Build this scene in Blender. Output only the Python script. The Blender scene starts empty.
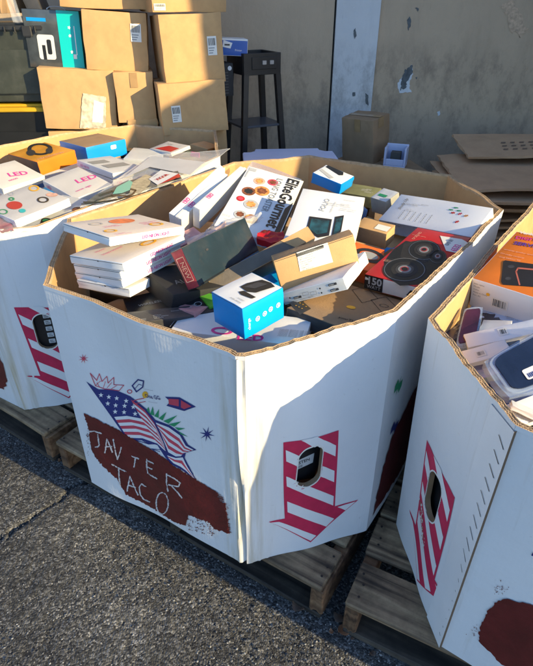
import bpy, bmesh, math, random
import numpy as np
from math import sin, cos, radians, pi, hypot, atan2
from mathutils import Vector, Matrix, Euler
random.seed(7)
sc = bpy.context.scene
C = sc.collection

# ------------------------------------------------------------- camera, sky, sun
CAMH, PITCH, FPX, CX, CY = 1.44, 32.0, 533.0, 266.5, 333.0
cam = bpy.data.cameras.new('camera'); cam.sensor_fit = 'HORIZONTAL'; cam.sensor_width = 36.0
cam.lens = 36.0*FPX/533.0; cam.clip_start = .02; cam.clip_end = 500
co = bpy.data.objects.new('camera', cam); C.objects.link(co)
co.location = (0, 0, CAMH); co.rotation_euler = (radians(90-PITCH), 0, 0); sc.camera = co

SUN_AZ, SUN_EL = -31.4, 19.3
w = bpy.data.worlds.new("World"); sc.world = w; w.use_nodes = True
nt = w.node_tree; bg = nt.nodes['Background']; sky = nt.nodes.new('ShaderNodeTexSky')
sky.sky_type = 'NISHITA'; sky.sun_disc = False
sky.sun_elevation = radians(SUN_EL); sky.sun_rotation = radians(90-SUN_AZ)
sky.air_density = 1.0; sky.dust_density = .4; sky.ozone_density = 4.3
nt.links.new(sky.outputs[0], bg.inputs[0]); bg.inputs[1].default_value = .15
sl = bpy.data.lights.new('sun', 'SUN'); sl.energy = 4.3; sl.angle = radians(.5); sl.color = (1, .80, .44)
so = bpy.data.objects.new('sun', sl); C.objects.link(so)
sd = Vector((cos(radians(SUN_EL))*cos(radians(SUN_AZ)), cos(radians(SUN_EL))*sin(radians(SUN_AZ)), sin(radians(SUN_EL))))
so.rotation_euler = sd.to_track_quat('Z', 'Y').to_euler(); so.location = sd*30
sc.view_settings.view_transform = 'Standard'; sc.view_settings.look = 'None'
sc.view_settings.gamma = 1; sc.view_settings.exposure = .98
sc.render.engine = 'CYCLES'

# ------------------------------------------------------------- materials
def mat(name, col, rough=.6, bump=0, bscale=60, var=0, vscale=8, spec=.5, metal=0, dirt=0, dcol=(.2,.15,.1), alpha=1, trans=0, coat=0, uv=False):
    m = bpy.data.materials.new(name); m.use_nodes = True; t = m.node_tree; b = t.nodes['Principled BSDF']
    b.inputs['Roughness'].default_value = rough; b.inputs['Metallic'].default_value = metal
    b.inputs['Specular IOR Level'].default_value = spec
    b.inputs['Alpha'].default_value = alpha; b.inputs['Transmission Weight'].default_value = trans
    b.inputs['Coat Weight'].default_value = coat; b.inputs['Coat Roughness'].default_value = .12
    tc = t.nodes.new('ShaderNodeTexCoord'); src = tc.outputs['UV' if uv else 'Object']
    c = (*col, 1)
    b.inputs['Base Color'].default_value = c
    out = None
    if var:
        n = t.nodes.new('ShaderNodeTexNoise'); n.inputs['Scale'].default_value = vscale; n.inputs['Detail'].default_value = 6
        t.links.new(src, n.inputs['Vector'])
        r = t.nodes.new('ShaderNodeValToRGB'); r.color_ramp.elements[0].position = .3; r.color_ramp.elements[1].position = .7
        r.color_ramp.elements[0].color = tuple(x*(1-var) for x in col)+(1,); r.color_ramp.elements[1].color = tuple(min(1, x*(1+var)) for x in col)+(1,)
        t.links.new(n.outputs[0], r.inputs[0]); out = r.outputs[0]
    if dirt:
        n = t.nodes.new('ShaderNodeTexNoise'); n.inputs['Scale'].default_value = vscale*.6+3; n.inputs['Detail'].default_value = 9; n.inputs['Roughness'].default_value = .7
        t.links.new(src, n.inputs['Vector'])
        r = t.nodes.new('ShaderNodeValToRGB'); r.color_ramp.elements[0].position = .5; r.color_ramp.elements[1].position = .75
        r.color_ramp.elements[1].color = (dirt, dirt, dirt, 1); r.color_ramp.elements[0].color = (0, 0, 0, 1)
        t.links.new(n.outputs[0], r.inputs[0])
        mx = t.nodes.new('ShaderNodeMix'); mx.data_type = 'RGBA'; t.links.new(r.outputs[0], mx.inputs['Factor'])
        if out: t.links.new(out, mx.inputs[6])
        else: mx.inputs[6].default_value = c
        mx.inputs[7].default_value = (*dcol, 1); out = mx.outputs[2]
    if out: t.links.new(out, b.inputs['Base Color'])
    if bump:
        n = t.nodes.new('ShaderNodeTexNoise'); n.inputs['Scale'].default_value = bscale; n.inputs['Detail'].default_value = 4
        t.links.new(src, n.inputs['Vector'])
        bp = t.nodes.new('ShaderNodeBump'); bp.inputs['Strength'].default_value = bump; bp.inputs['Distance'].default_value = .004
        t.links.new(n.outputs[0], bp.inputs['Height']); t.links.new(bp.outputs[0], b.inputs['Normal'])
    return m

K = mat('kraft', (.58, .355, .165), .85, .12, 300, .08, 14, .25, dirt=.25, dcol=(.30, .18, .09))
KD = mat('kraft_dark', (.36, .235, .135), .85, .2, 200, .12, 12, .25, dirt=.3, dcol=(.16, .1, .06))
KE = mat('kraft_edge', (.56, .39, .23), .9, .3, 400, .2, 60, .2)
WH = mat('white_print', (.80, .80, .80), .38, .05, 120, .03, 10, .5, dirt=.15, dcol=(.6, .58, .55))
WC = mat('cream_white', (.80, .78, .72), .5, .08, 120, .04, 10)
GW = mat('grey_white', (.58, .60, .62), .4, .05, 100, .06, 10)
BL = mat('blue_print', (.0, .27, .72), .35, .05, 120, .05, 9)
BL2 = mat('light_blue_print', (.0, .36, .80), .35, .05, 120, .04, 9)
TE = mat('teal_print', (.0, .50, .50), .35, .05, 120)
OR = mat('orange_print', (.85, .20, .015), .35, .05, 120, .08, 10)
OY = mat('amber_print', (.62, .27, .02), .4, .05, 100, .25, 9)
RD = mat('red_print', (.55, .015, .02), .33, .04, 120, .08, 10)
RDB = mat('brick_red_print', (.42, .05, .06), .45, .1, 120, .3, 40)
MG = mat('magenta_ink', (.72, .03, .30), .45)
CR = mat('crimson_ink', (.56, .018, .075), .6, .05, 100, .12, 30)
NV = mat('navy_ink', (.02, .03, .17), .55, 0, 50, .1, 30)
FR = mat('flag_red_ink', (.56, .06, .10), .6, 0, 50, .1, 30)
GN = mat('green_ink', (.02, .28, .12), .5)
BK = mat('black_print', (.014, .015, .018), .3, .05, 100, .2, 20)
BK2 = mat('black_matte', (.02, .02, .022), .7, .1, 100, .2, 20)
DK = mat('dark_grey_print', (.05, .05, .055), .45, .12, 200, .2, 20, dirt=.3, dcol=(.12, .11, .10))
DKB = mat('dark_slate_print', (.018, .035, .05), .28, .08, 60, .2, 14, dirt=.4, dcol=(.09, .08, .07))
GR = mat('grey_ink', (.25, .26, .27), .5)
LG = mat('light_grey_ink', (.45, .46, .47), .5)
YE = mat('yellow_ink', (.85, .45, .03), .5)
GB = mat('green_box', (.10, .40, .03), .45, .1)
PAINT = mat('oxblood_paint', (.115, .012, .012), .42, .25, 70, .22, 18, .5, uv=True)
SCR = mat('chalk_scratch', (.62, .57, .55), .8, 0, 50, .25, 80)
SH = mat('peach_ink', (.75, .42, .30), .5, 0, 50, .3, 60)
FOOD1 = mat('food_brown_ink', (.22, .07, .03), .5, 0, 50, .6, 90)
FOOD2 = mat('food_orange_ink', (.72, .28, .08), .5, 0, 50, .5, 90)
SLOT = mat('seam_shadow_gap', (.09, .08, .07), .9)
TAPE = mat('packing_tape', (.40, .25, .12), .18, .05, 80, .1, 20)
CLEAR = mat('clear_plastic', (.80, .84, .88), .12, .5, 14, .05, 12, .6, alpha=.16)
FILM = mat('shrink_film', (.72, .74, .78), .14, .7, 22, .05, 12, .7, alpha=.34)
BLIS = mat('blister_shell', (.50, .62, .82), .1, .15, 18, 0, 12, .8, alpha=.34)
TEE = mat('screen_teal', (.01, .06, .08), .25, 0, 40, .8, 40)
SILV = mat('silver_grey', (.42, .43, .45), .3, 0, 40, .1, 10, .6, metal=.5)
LILAC = mat('lavender_plastic', (.62, .64, .80), .4, .1, 40, .05, 8)

LIDG = mat('grey_lid_print', (.60, .575, .55), .45, .08, 100, .08, 9, dirt=.3, dcol=(.46, .42, .38))  # greyer tone for the lids of white boxes
BLUSH = mat('blush_print', (.74, .66, .60), .45, .08, 100, .08, 9, dirt=.25, dcol=(.60, .48, .38))
# white coated corrugated board: faint vertical flutes, scuffs, stains
def white_board():
    m = bpy.data.materials.new('white_coated_board'); m.use_nodes = True; t = m.node_tree; b = t.nodes['Principled BSDF']
    b.inputs['Roughness'].default_value = .42; b.inputs['Specular IOR Level'].default_value = .4
    tc = t.nodes.new('ShaderNodeTexCoord')
    def noise(scale, detail, vec=None, rough=.6):
        n = t.nodes.new('ShaderNodeTexNoise'); n.inputs['Scale'].default_value = scale; n.inputs['Detail'].default_value = detail
        n.inputs['Roughness'].default_value = rough; t.links.new(vec or tc.outputs['UV'], n.inputs['Vector']); return n.outputs[0]
    def ramp(src, a, b_, c0, c1):
        r = t.nodes.new('ShaderNodeValToRGB'); r.color_ramp.elements[0].position = a; r.color_ramp.elements[1].position = b_
        r.color_ramp.elements[0].color = c0; r.color_ramp.elements[1].color = c1; t.links.new(src, r.inputs[0]); return r.outputs[0]
    def mix(f, a, b_):
        x = t.nodes.new('ShaderNodeMix'); x.data_type = 'RGBA'; t.links.new(f, x.inputs['Factor'])
        if isinstance(a, tuple): x.inputs[6].default_value = a
        else: t.links.new(a, x.inputs[6])
        x.inputs[7].default_value = b_; return x.outputs[2]
    mp = t.nodes.new('ShaderNodeMapping'); mp.inputs['Scale'].default_value = (38, 2.2, 1); t.links.new(tc.outputs['UV'], mp.inputs['Vector'])
    streak = noise(1, 6, mp.outputs[0])
    base = mix(ramp(noise(3, 8), .35, .7, (0, 0, 0, 1), (1, 1, 1, 1)), (.80, .80, .80, 1), (.73, .735, .75, 1))
    c = mix(ramp(streak, .60, .78, (0, 0, 0, 1), (.48, .48, .48, 1)), base, (.50, .46, .38, 1))
    c = mix(ramp(noise(26, 9, rough=.75), .63, .72, (0, 0, 0, 1), (.6, .6, .6, 1)), c, (.46, .43, .40, 1))
    at = t.nodes.new('ShaderNodeAttribute'); at.attribute_name = 'wear'
    wm = t.nodes.new('ShaderNodeMath'); wm.operation = 'MULTIPLY'; t.links.new(at.outputs['Fac'], wm.inputs[0])
    t.links.new(ramp(streak, .42, .66, (.1, .1, .1, 1), (1, 1, 1, 1)), wm.inputs[1])
    c = mix(wm.outputs[0], c, (.50, .44, .30, 1))
    t.links.new(c, b.inputs['Base Color'])
    wv = t.nodes.new('ShaderNodeTexWave'); wv.wave_type = 'BANDS'; wv.bands_direction = 'X'; wv.inputs['Scale'].default_value = 36
    wv.inputs['Distortion'].default_value = .4; t.links.new(tc.outputs['UV'], wv.inputs['Vector'])
    b1 = t.nodes.new('ShaderNodeBump'); b1.inputs['Strength'].default_value = .05; b1.inputs['Distance'].default_value = .0015
    t.links.new(wv.outputs[0], b1.inputs['Height'])
    b2 = t.nodes.new('ShaderNodeBump'); b2.inputs['Strength'].default_value = .45; b2.inputs['Distance'].default_value = .008
    t.links.new(noise(9, 5), b2.inputs['Height']); t.links.new(b1.outputs[0], b2.inputs['Normal'])
    t.links.new(b2.outputs[0], b.inputs['Normal'])
    return m
WB = white_board()

# ------------------------------------------------------------- helpers
def props(o, label=None, cat=None, group=None, kind=None):
    if label: o['label'] = label
    if cat: o['category'] = cat
    if group: o['group'] = group
    if kind: o['kind'] = kind
    return o
def link(name, me, parent=None, mtx=None):
    o = bpy.data.objects.new(name, me); C.objects.link(o)
    if parent is not None: o.parent = parent
    if mtx is not None: o.matrix_local = mtx
    return o
class MB:
    def __init__(s): s.v = []; s.f = []; s.mi = []
    def quad(s, pts, mi=0):
        k = len(s.v); s.v += [tuple(p) for p in pts]; s.f.append(tuple(range(k, k+len(pts)))); s.mi.append(mi)
    def box(s, lo, hi, mi=0, M=None):
        k = len(s.v); P = [(x, y, z) for z in (lo[2], hi[2]) for y in (lo[1], hi[1]) for x in (lo[0], hi[0])]
        if M is not None: P = [tuple(M @ Vector(p)) for p in P]
        s.v += P
        for f in ((0, 2, 3, 1), (4, 5, 7, 6), (0, 1, 5, 4), (1, 3, 7, 5), (3, 2, 6, 7), (2, 0, 4, 6)):
            s.f.append(tuple(k+i for i in f)); s.mi.append(mi)
    def mesh(s, name, mats):
        me = bpy.data.meshes.new(name); me.from_pydata(s.v, [], s.f)
        for m in (mats if isinstance(mats, (list, tuple)) else [mats]): me.materials.append(m)
        me.polygons.foreach_set('material_index', s.mi); me.update(); return me
    def obj(s, name, mats, parent=None): return link(name, s.mesh(name, mats), parent)
def smooth(me, ang=40):
    me.shade_smooth()
    try: me.set_sharp_from_angle(angle=radians(ang))
    except Exception: pass
def empty(name, loc=(0, 0, 0), rot=(0, 0, 0)):
    o = bpy.data.objects.new(name, None); C.objects.link(o); o.location = loc; o.rotation_euler = rot; o.empty_display_size = .05; return o

# photograph pixel -> ray, used only to measure where a printed mark sits on a real surface
def ray(u, v):
    x = (u-CX)/FPX; y = (CY-v)/FPX; p = radians(PITCH)
    return Vector((x, cos(p)+y*sin(p), y*cos(p)-sin(p)))
EYE = Vector((0, 0, CAMH))
def proj(q):
    q = q-EYE; p = radians(PITCH); fw = q.y*cos(p)-q.z*sin(p); up = q.y*sin(p)+q.z*cos(p)
    return CX+FPX*q.x/fw, CY-FPX*up/fw
def atz(u, v, z):
    d = ray(u, v); return EYE+d*((z-CAMH)/d.z)

# flat mark: list of 2-D polygons cut into a grid and mapped through fn(u, v) -> 3-D
def decal(name, polys, fn, m, parent, cell=None, holes=None, mtx=None):
    bm = bmesh.new()
    for p in polys:
        vs = [bm.verts.new((a, b, 0)) for a, b in p]
        try: bm.faces.new(vs)
        except Exception: pass
    bmesh.ops.triangulate(bm, faces=bm.faces[:])
    if cell:
        xs = [v.co.x for v in bm.verts]; ys = [v.co.y for v in bm.verts]
        for ax, arr in ((0, xs), (1, ys)):
            k = math.floor(min(arr)/cell)+1
            while k*cell < max(arr):
                pco = [0, 0, 0]; pco[ax] = k*cell; no = [0, 0, 0]; no[ax] = 1
                bmesh.ops.bisect_plane(bm, geom=bm.verts[:]+bm.edges[:]+bm.faces[:], plane_co=pco, plane_no=no); k += 1
    uvl = bm.loops.layers.uv.new('UVMap')
    for f in bm.faces:
        for l in f.loops: l[uvl].uv = (l.vert.co.x, l.vert.co.y)
    for v in bm.verts: v.co = Vector(fn(v.co.x, v.co.y))
    me = bpy.data.meshes.new(name); bm.to_mesh(me); bm.free(); me.materials.append(m)
    return link(name, me, parent, mtx)
def stroke(pts, wd, closed=False, jit=0):
    out = []; n = len(pts)
    for i in range(n if closed else n-1):
        a = pts[i]; b = pts[(i+1) % n]; dx, dy = b[0]-a[0], b[1]-a[1]; L = hypot(dx, dy) or 1
        nx, ny = -dy/L*wd/2, dx/L*wd/2; ex, ey = dx/L*wd*.35, dy/L*wd*.35
        k = 1+jit*random.uniform(-.5, .5); k2 = 1+jit*random.uniform(-.5, .5)
        out.append([(a[0]-ex+nx*k, a[1]-ey+ny*k), (a[0]-ex-nx*k, a[1]-ey-ny*k), (b[0]+ex-nx*k2, b[1]+ey-ny*k2), (b[0]+ex+nx*k2, b[1]+ey+ny*k2)])
    return out
def ell(cx, cy, rx, ry, n=28, a0=0, a1=2*pi):
    return [(cx+rx*cos(a0+(a1-a0)*i/n), cy+ry*sin(a0+(a1-a0)*i/n)) for i in range(n)]
def ringp(cx, cy, rx, ry, t, n=28):
    P = []
    for i in range(n):
        a, b = 2*pi*i/n, 2*pi*(i+1)/n
        P.append([(cx+rx*cos(a), cy+ry*sin(a)), (cx+rx*cos(b), cy+ry*sin(b)), (cx+(rx-t)*cos(b), cy+(ry-t)*sin(b)), (cx+(rx-t)*cos(a), cy+(ry-t)*sin(a))])
    return P
def rrect(x0, y0, x1, y1, r, n=5):
    P = []
    for (cx, cy, a) in ((x1-r, y1-r, 0), (x0+r, y1-r, pi/2), (x0+r, y0+r, pi), (x1-r, y0+r, 1.5*pi)):
        P += [(cx+r*cos(a+pi/2*i/n), cy+r*sin(a+pi/2*i/n)) for i in range(n+1)]
    return P
def rect(x0, y0, x1, y1): return [(x0, y0), (x1, y0), (x1, y1), (x0, y1)]

# ---- a retail / shipping box with named faces
FACES = ('top', 'bottom', 'front', 'back', 'right', 'left')
def face_frame(face, D):
    w_, d_, h_ = D[0]/2, D[1]/2, D[2]/2
    o, u, v = {'top': ((-w_, -d_, h_), (1, 0, 0), (0, 1, 0)), 'front': ((-w_, -d_, -h_), (1, 0, 0), (0, 0, 1)),
               'back': ((w_, d_, -h_), (-1, 0, 0), (0, 0, 1)), 'right': ((w_, -d_, -h_), (0, 1, 0), (0, 0, 1)),
               'left': ((-w_, d_, -h_), (0, -1, 0), (0, 0, 1)), 'bottom': ((-w_, d_, -h_), (1, 0, 0), (0, -1, 0))}[face]
    return Vector(o), Vector(u), Vector(v)
class Item:
    def __init__(s, key, name, label, cat, group=None, mats=None, base=None, r=.0016, pose=None, seam=None, dent=.0007):
        P = pose or FIT[key]; s.D = Vector(P[6:9])
        s.R = Euler([radians(a) for a in P[3:6]]).to_matrix(); s.c = Vector(P[:3])
        # origin at the middle of the underside
        s.loc = s.c - s.R @ Vector((0, 0, s.D.z/2))
        s.root = empty(name, s.loc, [radians(a) for a in P[3:6]]); props(s.root, label, cat, group)
        base = base or WH; mats = mats or {}
        ms = [base]; idx = {}
        for f in FACES:
            m = mats.get(f)
            if m is None: idx[f] = 0
            else:
                if m not in ms: ms.append(m)
                idx[f] = ms.index(m)
        bm = bmesh.new(); bmesh.ops.create_cube(bm, size=1)
        for v in bm.verts: v.co = Vector((v.co.x*s.D.x, v.co.y*s.D.y, v.co.z*s.D.z))
        r = min(r, min(s.D)*.2)
        for f in bm.faces:
            n = f.normal; k = max(range(3), key=lambda i: abs(n[i])); sg = n[k] > 0
            f.material_index = idx[('left', 'right', 'front', 'back', 'bottom', 'top')[k*2+sg]]
        bmesh.ops.subdivide_edges(bm, edges=bm.edges[:], cuts=3, use_grid_fill=True)
        rng = random.Random(hash(key) % 9999 if False else sum(map(ord, key)))
        for v in bm.verts:
            h = [abs(abs(v.co[i])-s.D[i]/2) < 1e-6 for i in range(3)]
            if sum(h) >= 2:
                for i in range(3): v.co[i] += rng.uniform(-dent, dent)
            elif sum(h) == 1:
                i = h.index(True); v.co[i] -= math.copysign(rng.uniform(0, dent*.8), v.co[i])
        eds = [e for e in bm.edges if len(e.link_faces) == 2 and e.link_faces[0].normal.angle(e.link_faces[1].normal) > .7]
        bmesh.ops.bevel(bm, geom=eds, offset=r, segments=2, affect='EDGES', profile=.6)
        me = bpy.data.meshes.new('carton'); bm.to_mesh(me); bm.free()
        for m in ms: me.materials.append(m)
        smooth(me, 35)
        s.body = link('carton', me, s.root); s.body.location = (0, 0, s.D.z/2)
        if seam:
            for f, vv in seam:
                o, u, v = face_frame(f, s.D); L = (s.D.x if f in ('front', 'back', 'top') else s.D.y)
                H = s.D.y if f == 'top' else s.D.z
                s.mark('lid_seam', f, [rect(.002, H*vv-.0006, L-.002, H*vv+.0006)], SLOT)
    def size(s, f):
        return {'top': (s.D.x, s.D.y), 'bottom': (s.D.x, s.D.y), 'front': (s.D.x, s.D.z), 'back': (s.D.x, s.D.z)}.get(f, (s.D.y, s.D.z))
    def fn(s, face, off=.0009):
        o, u, v = face_frame(face, s.D); n = u.cross(v)
        return lambda a, b: o+u*a+v*b+n*off
    def mark(s, name, face, polys, m, off=.0009, parent=None):
        if 'print' == name and not isinstance(polys, list): polys = [polys]
        return decal(name, polys, s.fn(face, off), m, s.body)
    def umark(s, name, face, polys, m, off=.0009):     # polygons in 0..1 of the face
        W, H = s.size(face); return s.mark(name, face, [[(a*W, b*H) for a, b in p] for p in polys], m, off)
    def px(s, face, pts):                              # photograph pixels -> metres on the face
        o, u, v = face_frame(face, s.D); M = s.R; O = s.c+M @ o; U = M @ u; V = M @ v; n = U.cross(V); out = []
        for a, b in pts:
            d = ray(a, b); t = (O-EYE).dot(n)/d.dot(n); q = EYE+d*t-O; out.append((q.dot(U), q.dot(V)))
        return out
    def text(s, face, txt, u0, v0, size, m, rot=0, off=.0012, bold=0, name='lettering', sx=1, shear=0, center=False, sp=1):
        W, H = s.size(face); o, u, v = face_frame(face, s.D); n = u.cross(v)
        me = textmesh(txt, size, m, bold, sx, shear, center, sp)
        ob = link(name, me, s.body); c_, s_ = cos(radians(rot)), sin(radians(rot))
        ux = u*c_+v*s_; vx = v*c_-u*s_; M = Matrix((ux, vx, n)).transposed().to_4x4(); M.translation = o+u*(u0*W)+v*(v0*H)+n*off
        ob.matrix_local = M; return ob
def textmesh(txt, size, m, bold=0, sx=1, shear=0, center=False, sp=1):
    cu = bpy.data.curves.new('lettering', 'FONT'); cu.body = txt; cu.size = size; cu.offset = bold; cu.shear = shear; cu.resolution_u = 2
    cu.space_line = sp
    if center: cu.align_x = 'CENTER'
    tmp = bpy.data.objects.new('tmp', cu); me = bpy.data.meshes.new_from_object(tmp); bpy.data.objects.remove(tmp)
    if sx != 1:
        for v in me.vertices: v.co.x *= sx
    me.materials.clear(); me.materials.append(m); me.name = 'lettering'; return me
def barcode(it, face, u0, v0, w_, h_, rot90=False):
    W, H = it.size(face); x0, y0 = u0*W, v0*H
    it.mark('barcode_label', face, [rect(x0-.004, y0-.004, x0+w_+.004, y0+h_+.004)], WC, .0007)
    P = []; x = 0; rr = random.Random(int(u0*999+v0*77))
    L = h_ if rot90 else w_
    while x < L:
        t = rr.choice((.0008, .0014, .002)); P.append(rect(x0, y0+x, x0+w_, y0+min(L, x+t)) if rot90 else rect(x0+x, y0, x0+min(L, x+t), y0+h_)); x += t+rr.choice((.0009, .0015, .002))
    it.mark('barcode', face, P, BK2, .0011)

def busy(it, face, seed=1, n=6, m=None, area=(.08, .08, .92, .92), size=.006):
    """small print: short text lines, rules and spots"""
    rr_ = random.Random(seed); W, H = it.size(face); m = m or GR
    words = ['wireless', 'bluetooth 5.0', 'usb cable', 'made in china', '12 months', 'indoor use only', 'model no.', 'power adapter', 'remote control', 'rechargeable', 'please recycle', 'age 14+', 'input 5V 2A']
    for k in range(n):
        u, v = rr_.uniform(area[0], max(area[0], area[2]-.25)), rr_.uniform(area[1], area[3]-.05)
        it.text(face, '\n'.join(rr_.choice(words) for _ in range(rr_.choice((1, 2, 3)))), u, v, size*rr_.uniform(.8, 1.3), m)

# measured pose of each box: centre, rotation in degrees, width, depth, height
FIT = {
    'neon_top': [-0.3711, 1.3338, 0.93, -3.0, 9.7, 50.2, 0.2377, 0.1956, 0.0215],
    'neon2': [-0.3599, 1.3028, 0.8874, -6.5, 1.2, 59.0, 0.2314, 0.1886, 0.0212],
    'neon3': [-0.3666, 1.3066, 0.8609, -8.3, -0.0, 56.4, 0.2158, 0.1796, 0.0215],
    'neon4': [-0.3678, 1.3133, 0.8361, -8.1, 0.3, 56.7, 0.2188, 0.1792, 0.0216],
    'neon5': [-0.3701, 1.2999, 0.8102, -3.2, 5.4, 64.8, 0.2085, 0.1676, 0.0227],
    'w3': [-0.1571, 1.7996, 0.8686, 11.5, 12.1, -25.9, 0.0259, 0.3047, 0.077],
    'w2': [-0.2183, 1.7783, 0.8483, 15.9, 13.7, -25.9, 0.0253, 0.2854, 0.081],
    'w1': [-0.2347, 1.8028, 0.8585, 17.8, 15.7, -26.1, 0.0254, 0.3009, 0.0808],
    'elite': [-0.0182, 1.7384, 0.8559, 14.8, 11.9, -13.2, 0.2032, 0.3705, 0.0303],
    'darkred': [-0.1296, 1.3459, 0.86, 61.4, 5.2, 64.2, 0.329, 0.1036, 0.0384],
    'kraftlong': [-0.0135, 1.35, 0.8186, 38.4, -18.6, 24.7, 0.3137, 0.0389, 0.0912],
    'label': [0.1267, 1.2584, 0.87, -0.4, -15.4, 10.4, 0.2102, 0.0361, 0.096],
    'ports': [0.1563, 1.2631, 0.8214, -4.5, -25.8, -22.1, 0.1748, 0.2033, 0.0316],
    'brown': [0.2123, 1.2014, 0.7546, -0.7, 10.4, 51.8, 0.3061, 0.1798, 0.039],
    'blue': [-0.0406, 1.047, 0.86, 0.4, -3.8, 43.4, 0.12, 0.104, 0.0791],
    'whitepink': [-0.0576, 1.0835, 0.762, -1.3, -0.2, -13.0, 0.314, 0.1272, 0.05],
    'black': [-0.2372, 1.1674, 0.7664, 41.1, 25.4, 88.3, 0.6563, 0.0837, 0.0505],
    'folio': [0.1771, 1.54, 0.8599, 16.3, 4.3, -14.2, 0.1978, 0.2644, 0.0599],
    'blue7': [0.2603, 2.1018, 0.8397, 11.2, -3.7, 55.1, 0.1058, 0.1298, 0.0423],
    'speaker': [0.4537, 1.4479, 0.7837, 2.4, -1.0, -34.8, 0.1718, 0.3842, 0.0445],
    'study': [0.5746, 1.7501, 0.7999, 23.1, -5.0, -44.4, 0.3415, 0.1508, 0.055],
    'grey9': [0.4501, 1.977, 0.7899, 15.3, 0.4, -48.7, 0.0718, 0.0784, 0.0609],
    'small12': [0.3551, 1.6606, 0.7899, 8.7, 2.1, -34.9, 0.1117, 0.0657, 0.0554],
    'orange13': [0.2894, 1.47, 0.7683, 11.9, 10.2, -14.9, 0.1059, 0.1225, 0.0492],
    'l_pink': [-1.026, 2.1324, 0.84, 13.0, -1.1, 58.4, 0.1931, 0.1791, 0.0284],
    'l_round': [-0.8077, 1.7347, 0.86, 1.2, -6.0, 50.8, 0.1989, 0.2338, 0.026],
    'l_orange': [-1.0145, 2.4727, 0.83, 1.5, -4.3, 54.4, 0.1957, 0.2198, 0.0591],
    'l_blue': [-0.8544, 2.7182, 0.82, -0.7, -0.6, 49.0, 0.2228, 0.2311, 0.0738],
    'l_led': [-0.7315, 2.0573, 0.8295, 7.2, -7.1, 48.6, 0.1616, 0.2232, 0.0268],
    'l_two': [-0.6665, 2.3242, 0.83, 1.5, 4.2, 47.9, 0.1681, 0.2704, 0.0248],
    'l_two2': [-0.6742, 2.3386, 0.8, 0.2, 3.2, 45.9, 0.1652, 0.2912, 0.0243],
    'l_plastic': [-0.4057, 2.0798, 0.8723, -8.3, -9.4, 2.5, 0.3129, 1.0896, 0.0202],
    'l_shade': [-0.6944, 1.8041, 0.8008, 1.1, -2.9, 62.7, 0.2007, 0.2415, 0.0403],
    'l_redwhite': [-0.4894, 2.7855, 0.7999, 8.2, -2.1, -44.2, 0.1814, 0.1209, 0.0171],
    'l_white2': [-0.5975, 2.6949, 0.7698, -0.5, 4.6, -0.1, 0.1676, 0.2284, 0.0499],
    'l_green': [-0.297, 2.6334, 0.7789, 1.7, 5.1, -17.1, 0.1539, 0.1335, 0.0397],
    'r_orange': [0.6992, 1.2551, 0.82, 13.4, -0.6, -44.1, 0.2181, 0.2511, 0.0901],
    'r_white1': [0.554, 1.0388, 0.7895, 13.9, -18.9, -5.5, 0.1841, 0.0438, 0.0122],
    'r_white2': [0.4954, 0.9934, 0.7641, 5.0, -20.0, -1.7, 0.0974, 0.0472, 0.012],
    'r_blister': [0.5575, 0.9411, 0.79, 107.5, -43.2, -7.5, 0.1339, 0.1612, 0.035],
    'r_blister2': [0.4953, 1.1029, 0.7592, 6.1, -42.3, -24.2, 0.0498, 0.1426, 0.03],
    'r_card': [0.5617, 1.1171, 0.7594, -2.6, -13.9, -29.2, 0.0665, 0.0714, 0.006],
    'r_tip': [0.4928, 0.7756, 0.7794, -23.5, 10.7, -28.3, 0.0617, 0.043, 0.01],
    'bgTop': [-0.3519, 3.4, 1.5001, -1.3, -0.6, -34.6, 0.5135, 0.3, 0.2339],
    'bgD': [-0.8063, 3.4, 1.496, -2.0, 1.7, -35.3, 0.7408, 0.3, 0.2183],
    'bgThin': [-0.7339, 3.35, 0.8392, -0.0, -0.8, 12.0, 0.1688, 0.28, 0.048],
    'cart': [-0.0779, 3.55, 1.1244, 0.8, -4.9, 27.1, 0.2401, 0.2446, 0.1133],
    'cartbox': [-0.2312, 3.5, 1.2311, -1.7, 2.3, 85.6, 1.1623, 0.2, 0.0802],
    'bgWhite': [0.7824, 3.3, 0.6399, 0.7, -3.2, -30.1, 0.1319, 0.12, 0.0784],
    'bgA': [-1.0658, 3.35, 0.9651, -0.4, 3.4, 8.0, 0.3981, 0.3, 0.313],
    'bgB': [-0.7594, 3.35, 0.9772, -0.1, 0.6, 12.1, 0.2095, 0.28, 0.2584],
    'bgC': [-0.834, 3.4, 1.248, -0.2, 3.8, 10.0, 0.3319, 0.3, 0.2801],
    'bgTeal': [-1.1551, 3.3998, 1.2528, 2.4, 5.7, 47.1, 0.1213, 0.2835, 0.2707],
    'bgE': [-0.439, 3.35, 1.2101, -2.1, -1.7, 18.8, 0.3321, 0.298, 0.3294],
    'bgG': [-0.4444, 3.3, 0.9331, -0.1, -2.0, 17.1, 0.3696, 0.3, 0.2629],
    'bgSmall': [0.6229, 3.5, 0.7073, 6.6, -2.0, -41.1, 0.2269, 0.1879, 0.262],
}

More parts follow.
